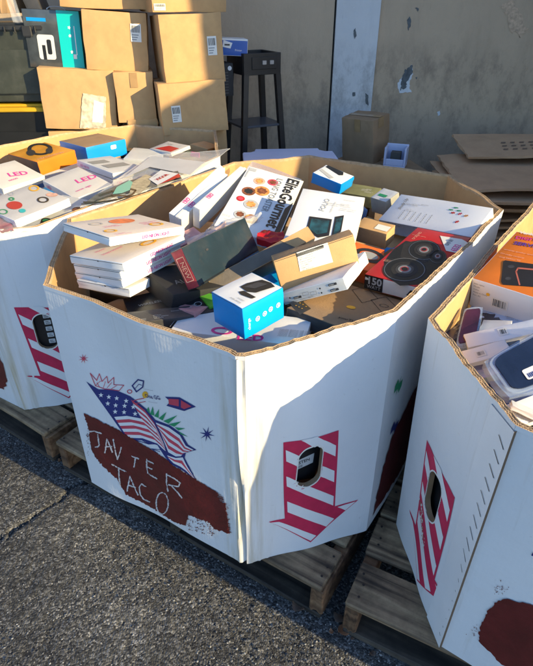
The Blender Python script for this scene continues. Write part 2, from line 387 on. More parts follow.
# ------------------------------------------------------------- ground
def asphalt():
    m = bpy.data.materials.new('asphalt'); m.use_nodes = True; t = m.node_tree; b = t.nodes['Principled BSDF']
    tc = t.nodes.new('ShaderNodeTexCoord'); L = t.links.new
    vo = t.nodes.new('ShaderNodeTexVoronoi'); vo.inputs['Scale'].default_value = 190; L(tc.outputs['Object'], vo.inputs['Vector'])
    r = t.nodes.new('ShaderNodeValToRGB'); e = r.color_ramp.elements
    e[0].position = 0; e[0].color = (.02, .02, .022, 1); e[1].position = 1; e[1].color = (.29, .285, .275, 1)
    x = e.new(.5); x.color = (.075, .075, .072, 1); x = e.new(.82); x.color = (.155, .153, .148, 1)
    sp = t.nodes.new('ShaderNodeSeparateColor'); L(vo.outputs['Color'], sp.inputs[0]); L(sp.outputs[0], r.inputs[0])
    n = t.nodes.new('ShaderNodeTexNoise'); n.inputs['Scale'].default_value = 3; n.inputs['Detail'].default_value = 8; L(tc.outputs['Object'], n.inputs['Vector'])
    r2 = t.nodes.new('ShaderNodeValToRGB'); r2.color_ramp.elements[0].position = .35; r2.color_ramp.elements[1].position = .68
    r2.color_ramp.elements[0].color = (.45, .45, .46, 1); r2.color_ramp.elements[1].color = (1.25, 1.24, 1.22, 1); L(n.outputs[0], r2.inputs[0])
    mx = t.nodes.new('ShaderNodeMix'); mx.data_type = 'RGBA'; mx.blend_type = 'MULTIPLY'; mx.inputs['Factor'].default_value = 1
    L(r.outputs[0], mx.inputs[6]); L(r2.outputs[0], mx.inputs[7]); L(mx.outputs[2], b.inputs['Base Color'])
    b.inputs['Roughness'].default_value = .78
    n2 = t.nodes.new('ShaderNodeTexNoise'); n2.inputs['Scale'].default_value = 160; n2.inputs['Detail'].default_value = 6; L(tc.outputs['Object'], n2.inputs['Vector'])
    b1 = t.nodes.new('ShaderNodeBump'); b1.inputs['Strength'].default_value = .8; b1.inputs['Distance'].default_value = .004; L(n2.outputs[0], b1.inputs['Height'])
    b2 = t.nodes.new('ShaderNodeBump'); b2.invert = True; b2.inputs['Strength'].default_value = .8; b2.inputs['Distance'].default_value = .0022
    L(vo.outputs['Distance'], b2.inputs['Height']); L(b1.outputs[0], b2.inputs['Normal']); L(b2.outputs[0], b.inputs['Normal'])
    return m
ASP = asphalt()
CRK = [(-1.25, .80), (-1.05, .95), (-.90, 1.03), (-.83, 1.085), (-.785, 1.15), (-.745, 1.19), (-.70, 1.235), (-.68, 1.28), (-.60, 1.36)]
def crack_d(X, Y):
    d = np.full(X.shape, 9.)
    for (a, b), (c, e) in zip(CRK, CRK[1:]):
        dx, dy = c-a, e-b; t = np.clip(((X-a)*dx+(Y-b)*dy)/(dx*dx+dy*dy), 0, 1)
        d = np.minimum(d, np.hypot(X-a-t*dx, Y-b-t*dy))
    return d
def vnoise(X, Y, s, seed):
    rr = np.random.RandomState(seed); G = rr.rand(64, 64); x = X*s; y = Y*s
    i = np.floor(x).astype(int); j = np.floor(y).astype(int); fx = x-i; fy = y-j; fx = fx*fx*(3-2*fx); fy = fy*fy*(3-2*fy)
    g = lambda a, b: G[a % 64, b % 64]
    return (g(i, j)*(1-fx)+g(i+1, j)*fx)*(1-fy)+(g(i, j+1)*(1-fx)+g(i+1, j+1)*fx)*fy
def ground():
    xs = np.concatenate([[-120, -20, -6, -3], np.arange(-1.7, 1.4, .0075), [2, 4, 8, 30, 120]])
    ys = np.concatenate([[-120, -20, -4, 0], np.arange(.25, 2.0, .0075), [2.6, 4, 8, 30, 120]])
    X, Y = np.meshgrid(xs, ys); near = (X > -1.75) & (X < 1.45) & (Y > .2) & (Y < 2.05)
    Z = (vnoise(X, Y, 3, 1)-.5)*.008+(vnoise(X, Y, 60, 2)-.5)*.0035+(vnoise(X, Y, 110, 5)-.5)*.003
    d = crack_d(X+(vnoise(X, Y, 45, 3)-.5)*.03, Y+(vnoise(X, Y, 45, 4)-.5)*.03); wd = .0015+.006*vnoise(X, Y, 12, 8)
    Z -= .022*np.exp(-(d/wd)**2); Z = np.where(near, Z, -.004)
    ny, nx = X.shape; V = np.stack([X, Y, Z], -1).reshape(-1, 3)
    i = (np.arange(ny-1)[:, None]*nx+np.arange(nx-1)[None]).reshape(-1); F = np.stack([i, i+1, i+nx+1, i+nx], 1)
    me = bpy.data.meshes.new('ground'); me.from_pydata(V.tolist(), [], F.tolist()); me.materials.append(ASP); me.shade_smooth()
    o = link('ground', me); props(o, kind='structure'); o['label'] = 'dark coarse asphalt yard with a long crack'
    # loose and embedded aggregate
    rr = np.random.RandomState(11); bmv = []; bmf = []; mi = []
    base = np.array([(0, 0, 1), (.9, 0, .3), (.28, .85, .3), (-.73, .53, .3), (-.73, -.53, .3), (.28, -.85, .3), (0, 0, -.6)])
    fc = [(0, 1, 2), (0, 2, 3), (0, 3, 4), (0, 4, 5), (0, 5, 1), (6, 2, 1), (6, 3, 2), (6, 4, 3), (6, 5, 4), (6, 1, 5)]
    N = 38000; px = rr.uniform(-1.35, .95, N); py = rr.uniform(.42, 1.75, N)
    keep = (py < 1.62-.62*(px+1)+.15) ; px = px[keep]; py = py[keep]
    for k in range(len(px)):
        s = .0012+.0026*rr.rand()**2.8; a = rr.rand()*6.28; c, sn = cos(a), sin(a)
        q = base*(1+.35*(rr.rand(7, 3)-.5))*[s*(.8+.6*rr.rand()), s, s*.55]
        q = np.stack([q[:, 0]*c-q[:, 1]*sn+px[k], q[:, 0]*sn+q[:, 1]*c+py[k], q[:, 2]+.0002], 1)
        b = len(bmv); bmv += q.tolist(); bmf += [(x+b, y+b, z+b) for x, y, z in fc]; m_ = rr.choice([0, 0, 0, 1, 1, 2]); mi += [m_]*10
    me = bpy.data.meshes.new('aggregate'); me.from_pydata(bmv, [], bmf)
    for m in (mat('aggregate_dark', (.06, .06, .062), .75, .2, 300, .3, 90), mat('aggregate_grey', (.145, .148, .152), .7, .2, 300, .3, 90), mat('aggregate_pale', (.33, .325, .31), .65, .2, 300, .3, 90)): me.materials.append(m)
    me.polygons.foreach_set('material_index', mi); me.update()
    o = link('asphalt_aggregate', me); props(o, 'small grey stones set in the worn asphalt surface', 'gravel', kind='stuff')
ground()

# ------------------------------------------------------------- back wall
def wallmat(name, base, stain, deep):
    m = bpy.data.materials.new(name); m.use_nodes = True; t = m.node_tree; b = t.nodes['Principled BSDF']; L = t.links.new
    tc = t.nodes.new('ShaderNodeTexCoord'); b.inputs['Roughness'].default_value = .8
    def nz(scale, det, mp=None, rough=.6):
        n = t.nodes.new('ShaderNodeTexNoise'); n.inputs['Scale'].default_value = scale; n.inputs['Detail'].default_value = det; n.inputs['Roughness'].default_value = rough
        if mp:
            q = t.nodes.new('ShaderNodeMapping'); q.inputs['Scale'].default_value = mp; L(tc.outputs['Object'], q.inputs['Vector']); L(q.outputs[0], n.inputs['Vector'])
        else: L(tc.outputs['Object'], n.inputs['Vector'])
        return n.outputs[0]
    def rp(s, a, c, v=1):
        r = t.nodes.new('ShaderNodeValToRGB'); r.color_ramp.elements[0].position = a; r.color_ramp.elements[1].position = c
        r.color_ramp.elements[0].color = (0, 0, 0, 1); r.color_ramp.elements[1].color = (v, v, v, 1); L(s, r.inputs[0]); return r.outputs[0]
    def mx(f, a, c):
        x = t.nodes.new('ShaderNodeMix'); x.data_type = 'RGBA'; L(f, x.inputs['Factor'])
        if isinstance(a, tuple): x.inputs[6].default_value = a
        else: L(a, x.inputs[6])
        x.inputs[7].default_value = c; return x.outputs[2]
    c = mx(rp(nz(1.3, 8), .3, .7), (*base, 1), (*[x*.82 for x in base], 1))
    c = mx(rp(nz(1, 8, (5, 1, 1.1), .7), .50, .72, .75), c, (*stain, 1))
    # scuffed grubby band between knee and waist height
    sp = t.nodes.new('ShaderNodeSeparateXYZ'); L(tc.outputs['Object'], sp.inputs[0])
    mr = t.nodes.new('ShaderNodeMapRange'); mr.inputs[1].default_value = 1.25; mr.inputs[2].default_value = 1.05; L(sp.outputs[2], mr.inputs[0])
    mu = t.nodes.new('ShaderNodeMath'); mu.operation = 'MULTIPLY'; L(mr.outputs[0], mu.inputs[0]); L(rp(nz(1, 9, (5.5, 1, 3.2), .78), .47, .66, .75), mu.inputs[1])
    c = mx(mu.outputs[0], c, (*deep, 1))
    c = mx(rp(nz(28, 8, None, .8), .64, .70, .6), c, (*[x*1.22 for x in base], 1))
    c = mx(rp(nz(70, 6, None, .8), .66, .70, .7), c, (*deep, 1))
    c = mx(rp(nz(1, 9, (16, 1, 2.4), .8), .60, .66, .6), c, (*[x*.62 for x in base], 1))
    c = mx(rp(nz(1, 6, (60, 1, 2.0), .7), .70, .75, .7), c, (*deep, 1))
    L(c, b.inputs['Base Color'])
    bp = t.nodes.new('ShaderNodeBump'); bp.inputs['Strength'].default_value = .5; bp.inputs['Distance'].default_value = .01; L(nz(14, 9, None, .7), bp.inputs['Height'])
    L(bp.outputs[0], b.inputs['Normal']); return m
WM = wallmat('grubby_tan_paint', (.58, .43, .29), (.42, .31, .21), (.20, .15, .11))
WS = wallmat('chipped_pale_blue_paint', (.74, .73, .72), (.60, .60, .60), (.28, .27, .26))
WG = mat('bare_grey_patch', (.12, .13, .135), .85, .4, 60, .3, 40)
WW = mat('chipped_primer', (.66, .68, .70), .7, .2, 60, .1, 40)
WY = 3.92
wall = empty('wall', (0, WY, 0)); props(wall, 'tan painted building wall covered in grubby stains and scuffs', 'wall')
def onw(u, v, y=WY):
    d = ray(u, v); q = EYE+d*(y/d.y); return q.x, q.z
xl, _ = onw(337, 0); xr, _ = onw(381, 0)
mb = MB(); mb.box((-9, 0, -.05), (xl-.012, .25, 4.2)); mb.obj('wall_panel', WM, wall)
mb = MB(); mb.box((xr+.004, 0, -.05), (4.4, .25, 4.2)); mb.obj('wall_panel', WM, wall)
mb = MB(); mb.box((xl, -.018, -.05), (xr, .23, 4.2)); mb.obj('painted_strip', WS, wall)['label'] = 'pale blue white painted post strip with chips'
mb = MB(); mb.box((xl-.012, .03, -.05), (xl, .2, 4.2)); mb.box((xr, .03, -.05), (xr+.004, .2, 4.2)); mb.obj('wall_joint', BK2, wall)
# added unseen wall on the right, its edge and slope shaped to shade the stack
mb = MB()
SWX = 3.3
prof = [(4.15-WY, -.05), (.45-WY, -.05), (.50-WY, 2.0), (.60-WY, 2.38), (.74-WY, 2.53), (1.0-WY, 2.54), (1.0-WY, 4.2), (4.15-WY, 4.2)]
k = len(mb.v)
mb.quad([(SWX, y, z) for y, z in prof]); mb.quad([(SWX+.25, y, z) for y, z in reversed(prof)])
for a, b in zip(prof, prof[1:]+prof[:1]): mb.quad([(SWX, a[0], a[1]), (SWX+.25, a[0], a[1]), (SWX+.25, b[0], b[1]), (SWX, b[0], b[1])])
mb.obj('added_shade_wall', WM, wall)
def blot(pts, m, name='paint_chip', off=-.0025, jag=.006, y0=0, n=6):
    P = [onw(*p) for p in pts]; Q = []
    for i in range(len(P)):
        a, b = P[i], P[(i+1) % len(P)]
        for k in range(n):
            t = k/n; Q.append((a[0]+(b[0]-a[0])*t+random.uniform(-jag, jag), a[1]+(b[1]-a[1])*t+random.uniform(-jag, jag)))
    return decal(name, [Q], lambda u, v: (u, off+y0, v), m, wall)
blot([(398, 82), (402, 78), (412, 64), (413, 74), (409, 84), (411, 92), (399, 94)], WW, off=-.002)
blot([(402, 79), (405, 70), (412, 65), (412, 74), (407, 82), (406, 88), (400, 90)], WG, off=-.004)
blot([(407, 20), (410, 16), (411, 25), (408, 31)], WG, jag=.003)
blot([(415, 8), (419, 8), (418, 12)], WG, jag=.003)
blot([(353, 31), (355, 28), (356, 36), (354, 39)], WG, jag=.002, y0=-.018)
blot([(352, 92), (355, 92), (355, 96), (352, 96)], WG, jag=.002, y0=-.018)
blot([(365, 93), (368, 95), (368, 105), (365, 103)], WG, jag=.002, y0=-.018)
blot([(437, 112), (440, 111), (440, 115), (438, 116)], WW, jag=.002)
blot([(415, 78), (417, 77), (417, 80)], WG, jag=.002)
blot([(500, 4), (512, 0), (520, 12), (527, 30), (521, 38), (511, 30), (506, 16)], mat('faded_tan_patch', (.56, .40, .27), .85, .5, 50, .25, 60), jag=.012)

# ------------------------------------------------------------- pallets
WD = bpy.data.materials.new('pallet_wood'); WD.use_nodes = True
def woodm(m, c0, c1, c2):
    t = m.node_tree; b = t.nodes['Principled BSDF']; L = t.links.new; tc = t.nodes.new('ShaderNodeTexCoord'); oi = t.nodes.new('ShaderNodeObjectInfo')
    mp = t.nodes.new('ShaderNodeMapping'); mp.inputs['Scale'].default_value = (2.5, 45, 45)
    ad = t.nodes.new('ShaderNodeVectorMath'); L(tc.outputs['Object'], ad.inputs[0]); L(oi.outputs['Location'], ad.inputs[1]); L(ad.outputs[0], mp.inputs['Vector'])
    n = t.nodes.new('ShaderNodeTexNoise'); n.inputs['Scale'].default_value = 1; n.inputs['Detail'].default_value = 8; n.inputs['Distortion'].default_value = .6; L(mp.outputs[0], n.inputs['Vector'])
    r = t.nodes.new('ShaderNodeValToRGB'); r.color_ramp.elements[0].position = .32; r.color_ramp.elements[0].color = (*c0, 1); r.color_ramp.elements[1].position = .72; r.color_ramp.elements[1].color = (*c2, 1)
    x = r.color_ramp.elements.new(.5); x.color = (*c1, 1); L(n.outputs[0], r.inputs[0])
    n5 = t.nodes.new('ShaderNodeTexNoise'); n5.inputs['Scale'].default_value = 9; n5.inputs['Detail'].default_value = 8; n5.inputs['Roughness'].default_value = .7; L(ad.outputs[0], n5.inputs['Vector'])
    r5 = t.nodes.new('ShaderNodeValToRGB'); r5.color_ramp.elements[0].position = .35; r5.color_ramp.elements[1].position = .65; r5.color_ramp.elements[0].color = (.42, .40, .38, 1); r5.color_ramp.elements[1].color = (1.1, 1.08, 1.05, 1); L(n5.outputs[0], r5.inputs[0])
    m5 = t.nodes.new('ShaderNodeMix'); m5.data_type = 'RGBA'; m5.blend_type = 'MULTIPLY'; m5.inputs['Factor'].default_value = 1; L(r.outputs[0], m5.inputs[6]); L(r5.outputs[0], m5.inputs[7]); L(m5.outputs[2], b.inputs['Base Color']); b.inputs['Roughness'].default_value = .8
    bp = t.nodes.new('ShaderNodeBump'); bp.inputs['Strength'].default_value = .4; bp.inputs['Distance'].default_value = .002; L(n.outputs[0], bp.inputs['Height']); L(bp.outputs[0], b.inputs['Normal'])
woodm(WD, (.07, .048, .03), (.28, .195, .115), (.46, .34, .20))
WD2 = bpy.data.materials.new('pallet_end_wood'); WD2.use_nodes = True; woodm(WD2, (.10, .05, .025), (.22, .12, .06), (.32, .20, .11))
WD3 = bpy.data.materials.new('shade_dark_pallet_wood'); WD3.use_nodes = True; woodm(WD3, (.02, .017, .014), (.06, .048, .036), (.12, .095, .07))  # wood colour darkened to stand for the shade beneath the deck
NAIL = mat('rusty_nail', (.05, .04, .035), .5, metal=.6)
def wbox(name, lo, hi, m, parent, rng, bev=.003, ch=0):
    bm = bmesh.new(); bmesh.ops.create_cube(bm, size=1); c = [(lo[i]+hi[i])/2 for i in range(3)]; D = [hi[i]-lo[i] for i in range(3)]
    for v in bm.verts:
        v.co = Vector([v.co[i]*D[i] for i in range(3)])
    bmesh.ops.subdivide_edges(bm, edges=[e for e in bm.edges if abs((e.verts[0].co-e.verts[1].co).x) > D[0]*.9 or abs((e.verts[0].co-e.verts[1].co).y) > max(D[1]*.9, .2)], cuts=5)
    for v in bm.verts: v.co += Vector((rng.uniform(-.0015, .0015), rng.uniform(-.0015, .0015), rng.uniform(-.0008, .0008)))
    bmesh.ops.bevel(bm, geom=[e for e in bm.edges if len(e.link_faces) == 2 and e.link_faces[0].normal.angle(e.link_faces[1].normal) > .8], offset=bev, segments=1, affect='EDGES')
    me = bpy.data.meshes.new(name); bm.to_mesh(me); bm.free(); me.materials.append(m); smooth(me, 30)
    o = link(name, me, parent); o.location = c; return o
def pallet(origin, ang, L, W, label, seed, gap=.028, bw=.135, zh=.14):
    # local x along the deck boards, y across them (away from camera); origin = near left corner
    rng = random.Random(seed); r = empty('pallet', (origin[0], origin[1], 0), (0, 0, radians(ang))); props(r, label, 'pallet', 'wooden pallets under the bins')
    y = 0; t = .018; n = 0
    while y < W-.04:
        b = min(bw*rng.uniform(.94, 1.06), W-y); e = rng.uniform(-.006, .006)
        wbox('deck_board', (e, y, zh-t), (L+rng.uniform(-.012, .008), y+b, zh), WD, r, rng, .004)
        for sx in (.022, L/2, L-.022):
            for q in (.25, .5, .75):
                m_ = MB(); P = ell(sx+rng.uniform(-.008, .008), y+b*q+rng.uniform(-.008, .008), .0035, .0035, 7)
                m_.quad([(a, c, zh+.0016) for a, c in P]);
                for i in range(7): m_.quad([(*P[i], zh+.0016), (*P[(i+1) % 7], zh+.0016), (*P[(i+1) % 7], zh-.003), (*P[i], zh-.003)][::-1])
                if n < 40: m_.obj('nail', NAIL, r)
                n += 1
        y += b+gap*rng.uniform(.3, 1.3)
    for i, x in enumerate((.0, L/2-.019, L-.040)):
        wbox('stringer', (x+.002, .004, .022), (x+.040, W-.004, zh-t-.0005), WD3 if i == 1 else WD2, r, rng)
    y = .0
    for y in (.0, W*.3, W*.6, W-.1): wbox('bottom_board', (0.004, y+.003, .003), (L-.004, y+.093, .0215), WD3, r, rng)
    return r
pallet((-.735, 1.37), -32.0, 1.04, 1.05, 'weathered pallet under the centre bin with its corner board showing', 3)
pallet((.197, .787), -27.5, 1.1, 1.15, 'pale worn pallet under the right bin', 5)
pallet((-1.62, 1.98), -34.5, 1.02, 1.0, 'weathered grey pallet under the left bin', 9)

# dry leaves by the pallets
LF = mat('dry_leaf', (.26, .12, .055), .7, .3, 80, .35, 50); LF2 = mat('brown_leaf', (.12, .075, .05), .7, .3, 80, .35, 50)
def leaf(x, y, a, s, m, label):
    V = []; F = []; n = 8
    for i in range(n+1):
        t = i/n; wd = s*.36*sin(pi*t**.8)**.9*(1+.15*random.uniform(-1, 1)); z = .006+.012*(t-.5)**2*4*s/.05
        for j in (-1, 0, 1): V.append(((t-.5)*s, j*wd, z+abs(j)*s*.12+random.uniform(0, .0015)))
    for i in range(n):
        for j in range(2): a_ = i*3+j; F.append((a_, a_+1, a_+4, a_+3))
    me = bpy.data.meshes.new('dry_leaf'); me.from_pydata(V, [], F); me.materials.append(m); me.shade_smooth()
    o = link('dry_leaf', me); o.location = (x, y, 0); o.rotation_euler = (0, 0, a)
    sm = o.modifiers.new('thick', 'SOLIDIFY'); sm.thickness = .0006; props(o, label, 'leaf')
p = atz(344, 632, .0); leaf(p.x, p.y, .5, .042, LF, 'reddish dry leaf on the asphalt in front of the pallet gap')
p = atz(338, 620, .0); leaf(p.x, p.y, 2.3, .035, LF2, 'small brown leaf tucked between the two pallet corners')
for k, (lx, ly) in enumerate(((352, 640), (331, 633), (372, 655), (290, 598), (349, 625), (60, 462))):
    p = atz(lx, ly, .0); leaf(p.x, p.y, k*1.7, .012+.003*(k % 3), LF if k % 2 else LF2, ['tiny dry leaf scrap nearest the frame bottom edge by the right pallet', 'tiny brown leaf scrap below the centre pallet corner', 'tiny dry leaf scrap right of the reddish leaf', 'tiny leaf scrap left of the centre pallet corner', 'tiny brown leaf scrap beside the right pallet corner', 'tiny leaf scrap below the left pallet corner'][k])
p = atz(298, 609, .0); leaf(p.x, p.y, -.6, .04, LF2, 'brown leaf lying against the edge of the centre pallet')

# ------------------------------------------------------------- the big octagonal bins
ZB, ZT = .141, .84
T = .013
class Panel: pass
def build_bin(name, label, corners, marks=None, crumple=(), rough_edges=(), holes=None, amp=.005, seed=1, wear=()):
    """corners: list of (top x, top y, top z, bottom x, bottom y), counter-clockwise from above"""
    n = len(corners); cx = sum(c[3] for c in corners)/n; cy = sum(c[4] for c in corners)/n
    root = empty(name, (cx, cy, 0)); props(root, label, 'cardboard bin', 'octagonal white cardboard bins of returned goods')
    def inset(pts, d):
        out = []
        for i in range(n):
            a, b, c = pts[i-1], pts[i], pts[(i+1) % n]
            d1 = (b-a).normalized(); d2 = (c-b).normalized(); n1 = Vector((-d1.y, d1.x)); n2 = Vector((-d2.y, d2.x))
            m = (n1+n2); m /= max(.35, m.length_squared/2); out.append(b+m*d/1)
        return out
    top = [Vector((c[0], c[1])) for c in corners]; bot = [Vector((c[3], c[4])) for c in corners]
    layers = {}
    def at(pts, d): return pts if d == 0 else inset(pts, d)
    for d in (0., T): layers[d] = (at(top, d), at(bot, d))
    panels = []
    for i in range(n):
        rng = random.Random(seed*31+i); j = (i+1) % n
        zt0, zt1 = corners[i][2], corners[j][2]
        L = ((top[i]-top[j]).length+(bot[i]-bot[j]).length)/2; cr = i in crumple; re = i in rough_edges
        ph = [rng.uniform(0, 6.28) for _ in range(8)]
        e = (top[j]-top[i]).normalized(); nrm = Vector((e.y, -e.x))
        def bulge(s, t, L=L, ph=ph, cr=cr, i=i):
            x = s*L; env = sin(pi*min(1, max(0, s)))**.7 if 0 < s < 1 else 0
            b = amp*(sin(2.1*t*pi+ph[0])*.5+sin(s*5+t*3+ph[1])*.5+.35*sin(11*s+ph[2]+2*t)+.3*sin(9*t+7*s+ph[3]))
            if cr: b += .0038*sin(x*330+ph[4]+2.5*sin(3*t+ph[5]))*(.4+.6*sin(3.3*t+ph[6])**2)+.002*sin(x*150+t*9)
            for (pi_, x0, wd_) in wear:
                if pi_ == i: b += math.exp(-((x-x0)/wd_)**2)*(.0042*sin(x*260+ph[4]+1.6*sin(4*t+ph[5]))+.0022*sin(x*520+3*t+ph[6]))*(.5+.5*sin(2.7*t+ph[7])**2)
            return b*env
        def rimz(s, L=L, ph=ph, re=re):
            x = s*L; k = min(1, s*12, (1-s)*12)
            a = .0028 if re else .0011
            return -k*a*(1+sin(x*23+ph[0])*.6+sin(x*61+ph[1])*.5+ (sin(x*190+ph[2])*.45 if re else sin(x*140+ph[2])*.2))
        def surf(s, t, off=0., i=i, j=j, zt0=zt0, zt1=zt1, nrm=nrm, bulge=bulge, rimz=rimz):
            d = max(0., min(1., -off/T)); (t0, b0), (t1, b1) = layers[0.], layers[T]
            P = (b0[i].lerp(b0[j], s)).lerp(t0[i].lerp(t0[j], s), t) if d == 0 else None
            if P is None:
                A = (b0[i].lerp(b0[j], s)).lerp(t0[i].lerp(t0[j], s), t); B = (b1[i].lerp(b1[j], s)).lerp(t1[i].lerp(t1[j], s), t); P = A.lerp(B, d)
            P = P+nrm*(bulge(s, t)+max(0, off)); z = ZB+(zt0+(zt1-zt0)*s+rimz(s)-ZB)*t
            return Vector((P.x-cx, P.y-cy, z))
        ns = max(2, int(L/(.006 if (cr or any(q_[0] == i for q_ in wear)) else .022))); ntt = 30 if cr else 22
        V = []; F = []; MI = []; UV = []
        H = (zt0+zt1)/2-ZB; tt = lambda k: (k/ntt)*(1-.007/H)
        for lay in (0., -T):
            for a in range(ns+1):
                for b in range(ntt+1): V.append(surf(a/ns, tt(b), lay)); UV.append((a/ns*L+i*3.7, tt(b)*H))
        ix = lambda l, a, b: l*(ns+1)*(ntt+1)+a*(ntt+1)+b
        for a in range(ns):
            for b in range(ntt):
                F.append((ix(0, a, b), ix(0, a+1, b), ix(0, a+1, b+1), ix(0, a, b+1))); MI.append(0)
                F.append((ix(1, a, b), ix(1, a, b+1), ix(1, a+1, b+1), ix(1, a+1, b))); MI.append(1)
            F.append((ix(0, a, ntt), ix(0, a+1, ntt), ix(1, a+1, ntt), ix(1, a, ntt))); MI.append(2)
            F.append((ix(0, a, 0), ix(1, a, 0), ix(1, a+1, 0), ix(0, a+1, 0))); MI.append(2)
        for b in range(ntt):
            F.append((ix(0, 0, b), ix(0, 0, b+1), ix(1, 0, b+1), ix(1, 0, b))); MI.append(2)
            F.append((ix(0, ns, b), ix(1, ns, b), ix(1, ns, b+1), ix(0, ns, b+1))); MI.append(2)
        me = bpy.data.meshes.new('side_panel'); me.from_pydata([tuple(v) for v in V], [], F)
        for m in (WB, K, KD): me.materials.append(m)
        me.polygons.foreach_set('material_index', MI)
        uvl = me.uv_layers.new(name='UVMap'); li = [0]*len(me.loops); me.loops.foreach_get('vertex_index', li)
        uvl.data.foreach_set('uv', [c for k in li for c in UV[k]])
        at_ = me.attributes.new('wear', 'FLOAT', 'POINT')
        def wr(a, b):
            x = a/ns*L; q = 0
            for (pi_, x0, wd_) in wear:
                if pi_ == i: q = max(q, math.exp(-((x-x0)/wd_)**2))
            return q*(.55+.45*(1-b/ntt))
        at_.data.foreach_set('value', [wr(a, b) for _ in (0, 1) for a in range(ns+1) for b in range(ntt+1)])
        me.update(); smooth(me, 50)
        po = link('side_panel', me, root)
        P = Panel(); P.o = po; P.surf = surf; P.L = L; P.H = H; P.root = root; P.c = Vector((cx, cy, 0)); panels.append(P)
        def uvof(px, py, P=P):
            s, t = .5, .5
            for _ in range(14):
                q = Vector(proj(P.surf(s, t)+P.c)); r = Vector((px, py))-q; e_ = 1e-3
                ds = (Vector(proj(P.surf(s+e_, t)+P.c))-q)/e_; dt = (Vector(proj(P.surf(s, t+e_)+P.c))-q)/e_
                D = ds.x*dt.y-ds.y*dt.x
                if abs(D) < 1e-9: break
                a_, b_ = (r.x*dt.y-r.y*dt.x)/D, (ds.x*r.y-ds.y*r.x)/D
                s = min(2.5, max(-1.5, s+max(-.4, min(.4, a_)))); t = min(1.6, max(-.6, t+max(-.4, min(.4, b_))))
            return s*P.L, t*P.H
        P.uv = uvof
        P.fn = lambda off=.0012, P=P: (lambda u, v: P.surf(u/P.L, v/P.H, off))
        # corrugated top edge: three liners and two rows of flutes
        mb = MB(); K2 = max(2, int(L/.012)); lt = .0017
        def rib(o0, o1, zlow, ztop=0):
            for a in range(K2):
                s0, s1 = a/K2, (a+1)/K2; A = surf(s0, 1, o0); B = surf(s1, 1, o0); Cc = surf(s1, 1, o1); D = surf(s0, 1, o1); dz = Vector((0, 0, zlow)); up = Vector((0, 0, ztop))
                mb.quad([A+up, B+up, Cc+up, D+up]); mb.quad([A-dz, B-dz, B+up, A+up], 1 if o0 > -1e-6 else 0); mb.quad([D+up, Cc+up, Cc-dz, D-dz])
        rib(.0004, -lt, .010); rib(-T/2+lt/2, -T/2-lt/2, .008, -.0006); rib(-T+lt, -T-.0003, .010)
        for r0, r1, pit in ((-lt, -T/2+lt/2, .0042), (-T/2-lt/2, -T+lt, .0042)):
            K3 = max(2, int(L/pit)); ww = .0013
            for a in range(K3):
                oa, ob = (r0, r1) if a % 2 else (r1, r0); s0, s1 = a/K3, (a+1)/K3
                A = surf(s0, 1, oa); B = surf(s1, 1, ob); d = (B-A); d.z = 0; d.normalize(); q = Vector((-d.y, d.x, 0))*ww/2; dn = Vector((0, 0, .0065)); up = Vector((0, 0, -.0009))
                A = A+up; B = B+up
                mb.quad([A-q, B-q, B+q, A+q]); mb.quad([A-q-dn, B-q-dn, B-q, A-q]); mb.quad([A+q, B+q, B+q-dn, A+q-dn])
        eo = mb.obj('corrugated_edge', [KE, WB], po); props(eo, kind='stuff')
    # floor of the bin
    mb = MB(); inn = layers[T][1]; mb.quad([(p.x-cx, p.y-cy, ZB+.004) for p in inn]); mb.obj('bin_floor', KD, root)
    return panels
def cut_hole(P, u, v, hw, hh, depth=.05):
    """stadium hand hole through a panel, with a lining so the board thickness shows"""
    P2 = []
    r = hw
    for k in range(25): a = pi*k/24; P2.append((u+r*cos(a), v+(hh-r)+r*sin(a)))
    for k in range(25): a = pi+pi*k/24; P2.append((u+r*cos(a), v-(hh-r)+r*sin(a)))
    f = lambda a, b, o: P.surf(a/P.L, b/P.H, o)
    nn = (P.surf((u+.01)/P.L, v/P.H)-P.surf(u/P.L, v/P.H)).cross(P.surf(u/P.L, (v+.01)/P.H)-P.surf(u/P.L, v/P.H)).normalized()
    n = len(P2); base = [f(a, b, 0) for a, b in P2]
    V = [tuple(q+nn*.03) for q in base]+[tuple(q-nn*.05) for q in base]
    F = [tuple(range(n)), tuple(range(2*n-1, n-1, -1))]+[(i+n, (i+1) % n+n, (i+1) % n, i) for i in range(n)]
    me = bpy.data.meshes.new('cut'); me.from_pydata(V, [], F); me.update()
    bm = bmesh.new(); bm.from_mesh(me); bmesh.ops.recalc_face_normals(bm, faces=bm.faces[:]); bm.to_mesh(me); bm.free()
    me.materials.append(KD)
    cut = bpy.data.objects.new('cut', me); C.objects.link(cut); cut.parent = P.root
    tg = [P.o]+[c for c in P.o.children if c.get('cutme')]
    for o in tg:
        md = o.modifiers.new('hole', 'BOOLEAN'); md.operation = 'DIFFERENCE'; md.object = cut; md.solver = 'EXACT'
    bpy.context.view_layer.update(); dg = bpy.context.evaluated_depsgraph_get()
    new = [(o, bpy.data.meshes.new_from_object(o.evaluated_get(dg), depsgraph=dg)) for o in tg]
    for o, m_ in new:
        o.modifiers.clear(); o.data = m_
    bpy.data.objects.remove(cut)
def conv(P, pts, s=1, ox=0, oy=0): return [P.uv(ox+a/s, oy+b/s) for a, b in pts]
def mark(P, name, polys, m, off=.0012, cell=.02): return decal(name, polys, P.fn(off), m, P.o, cell=cell)

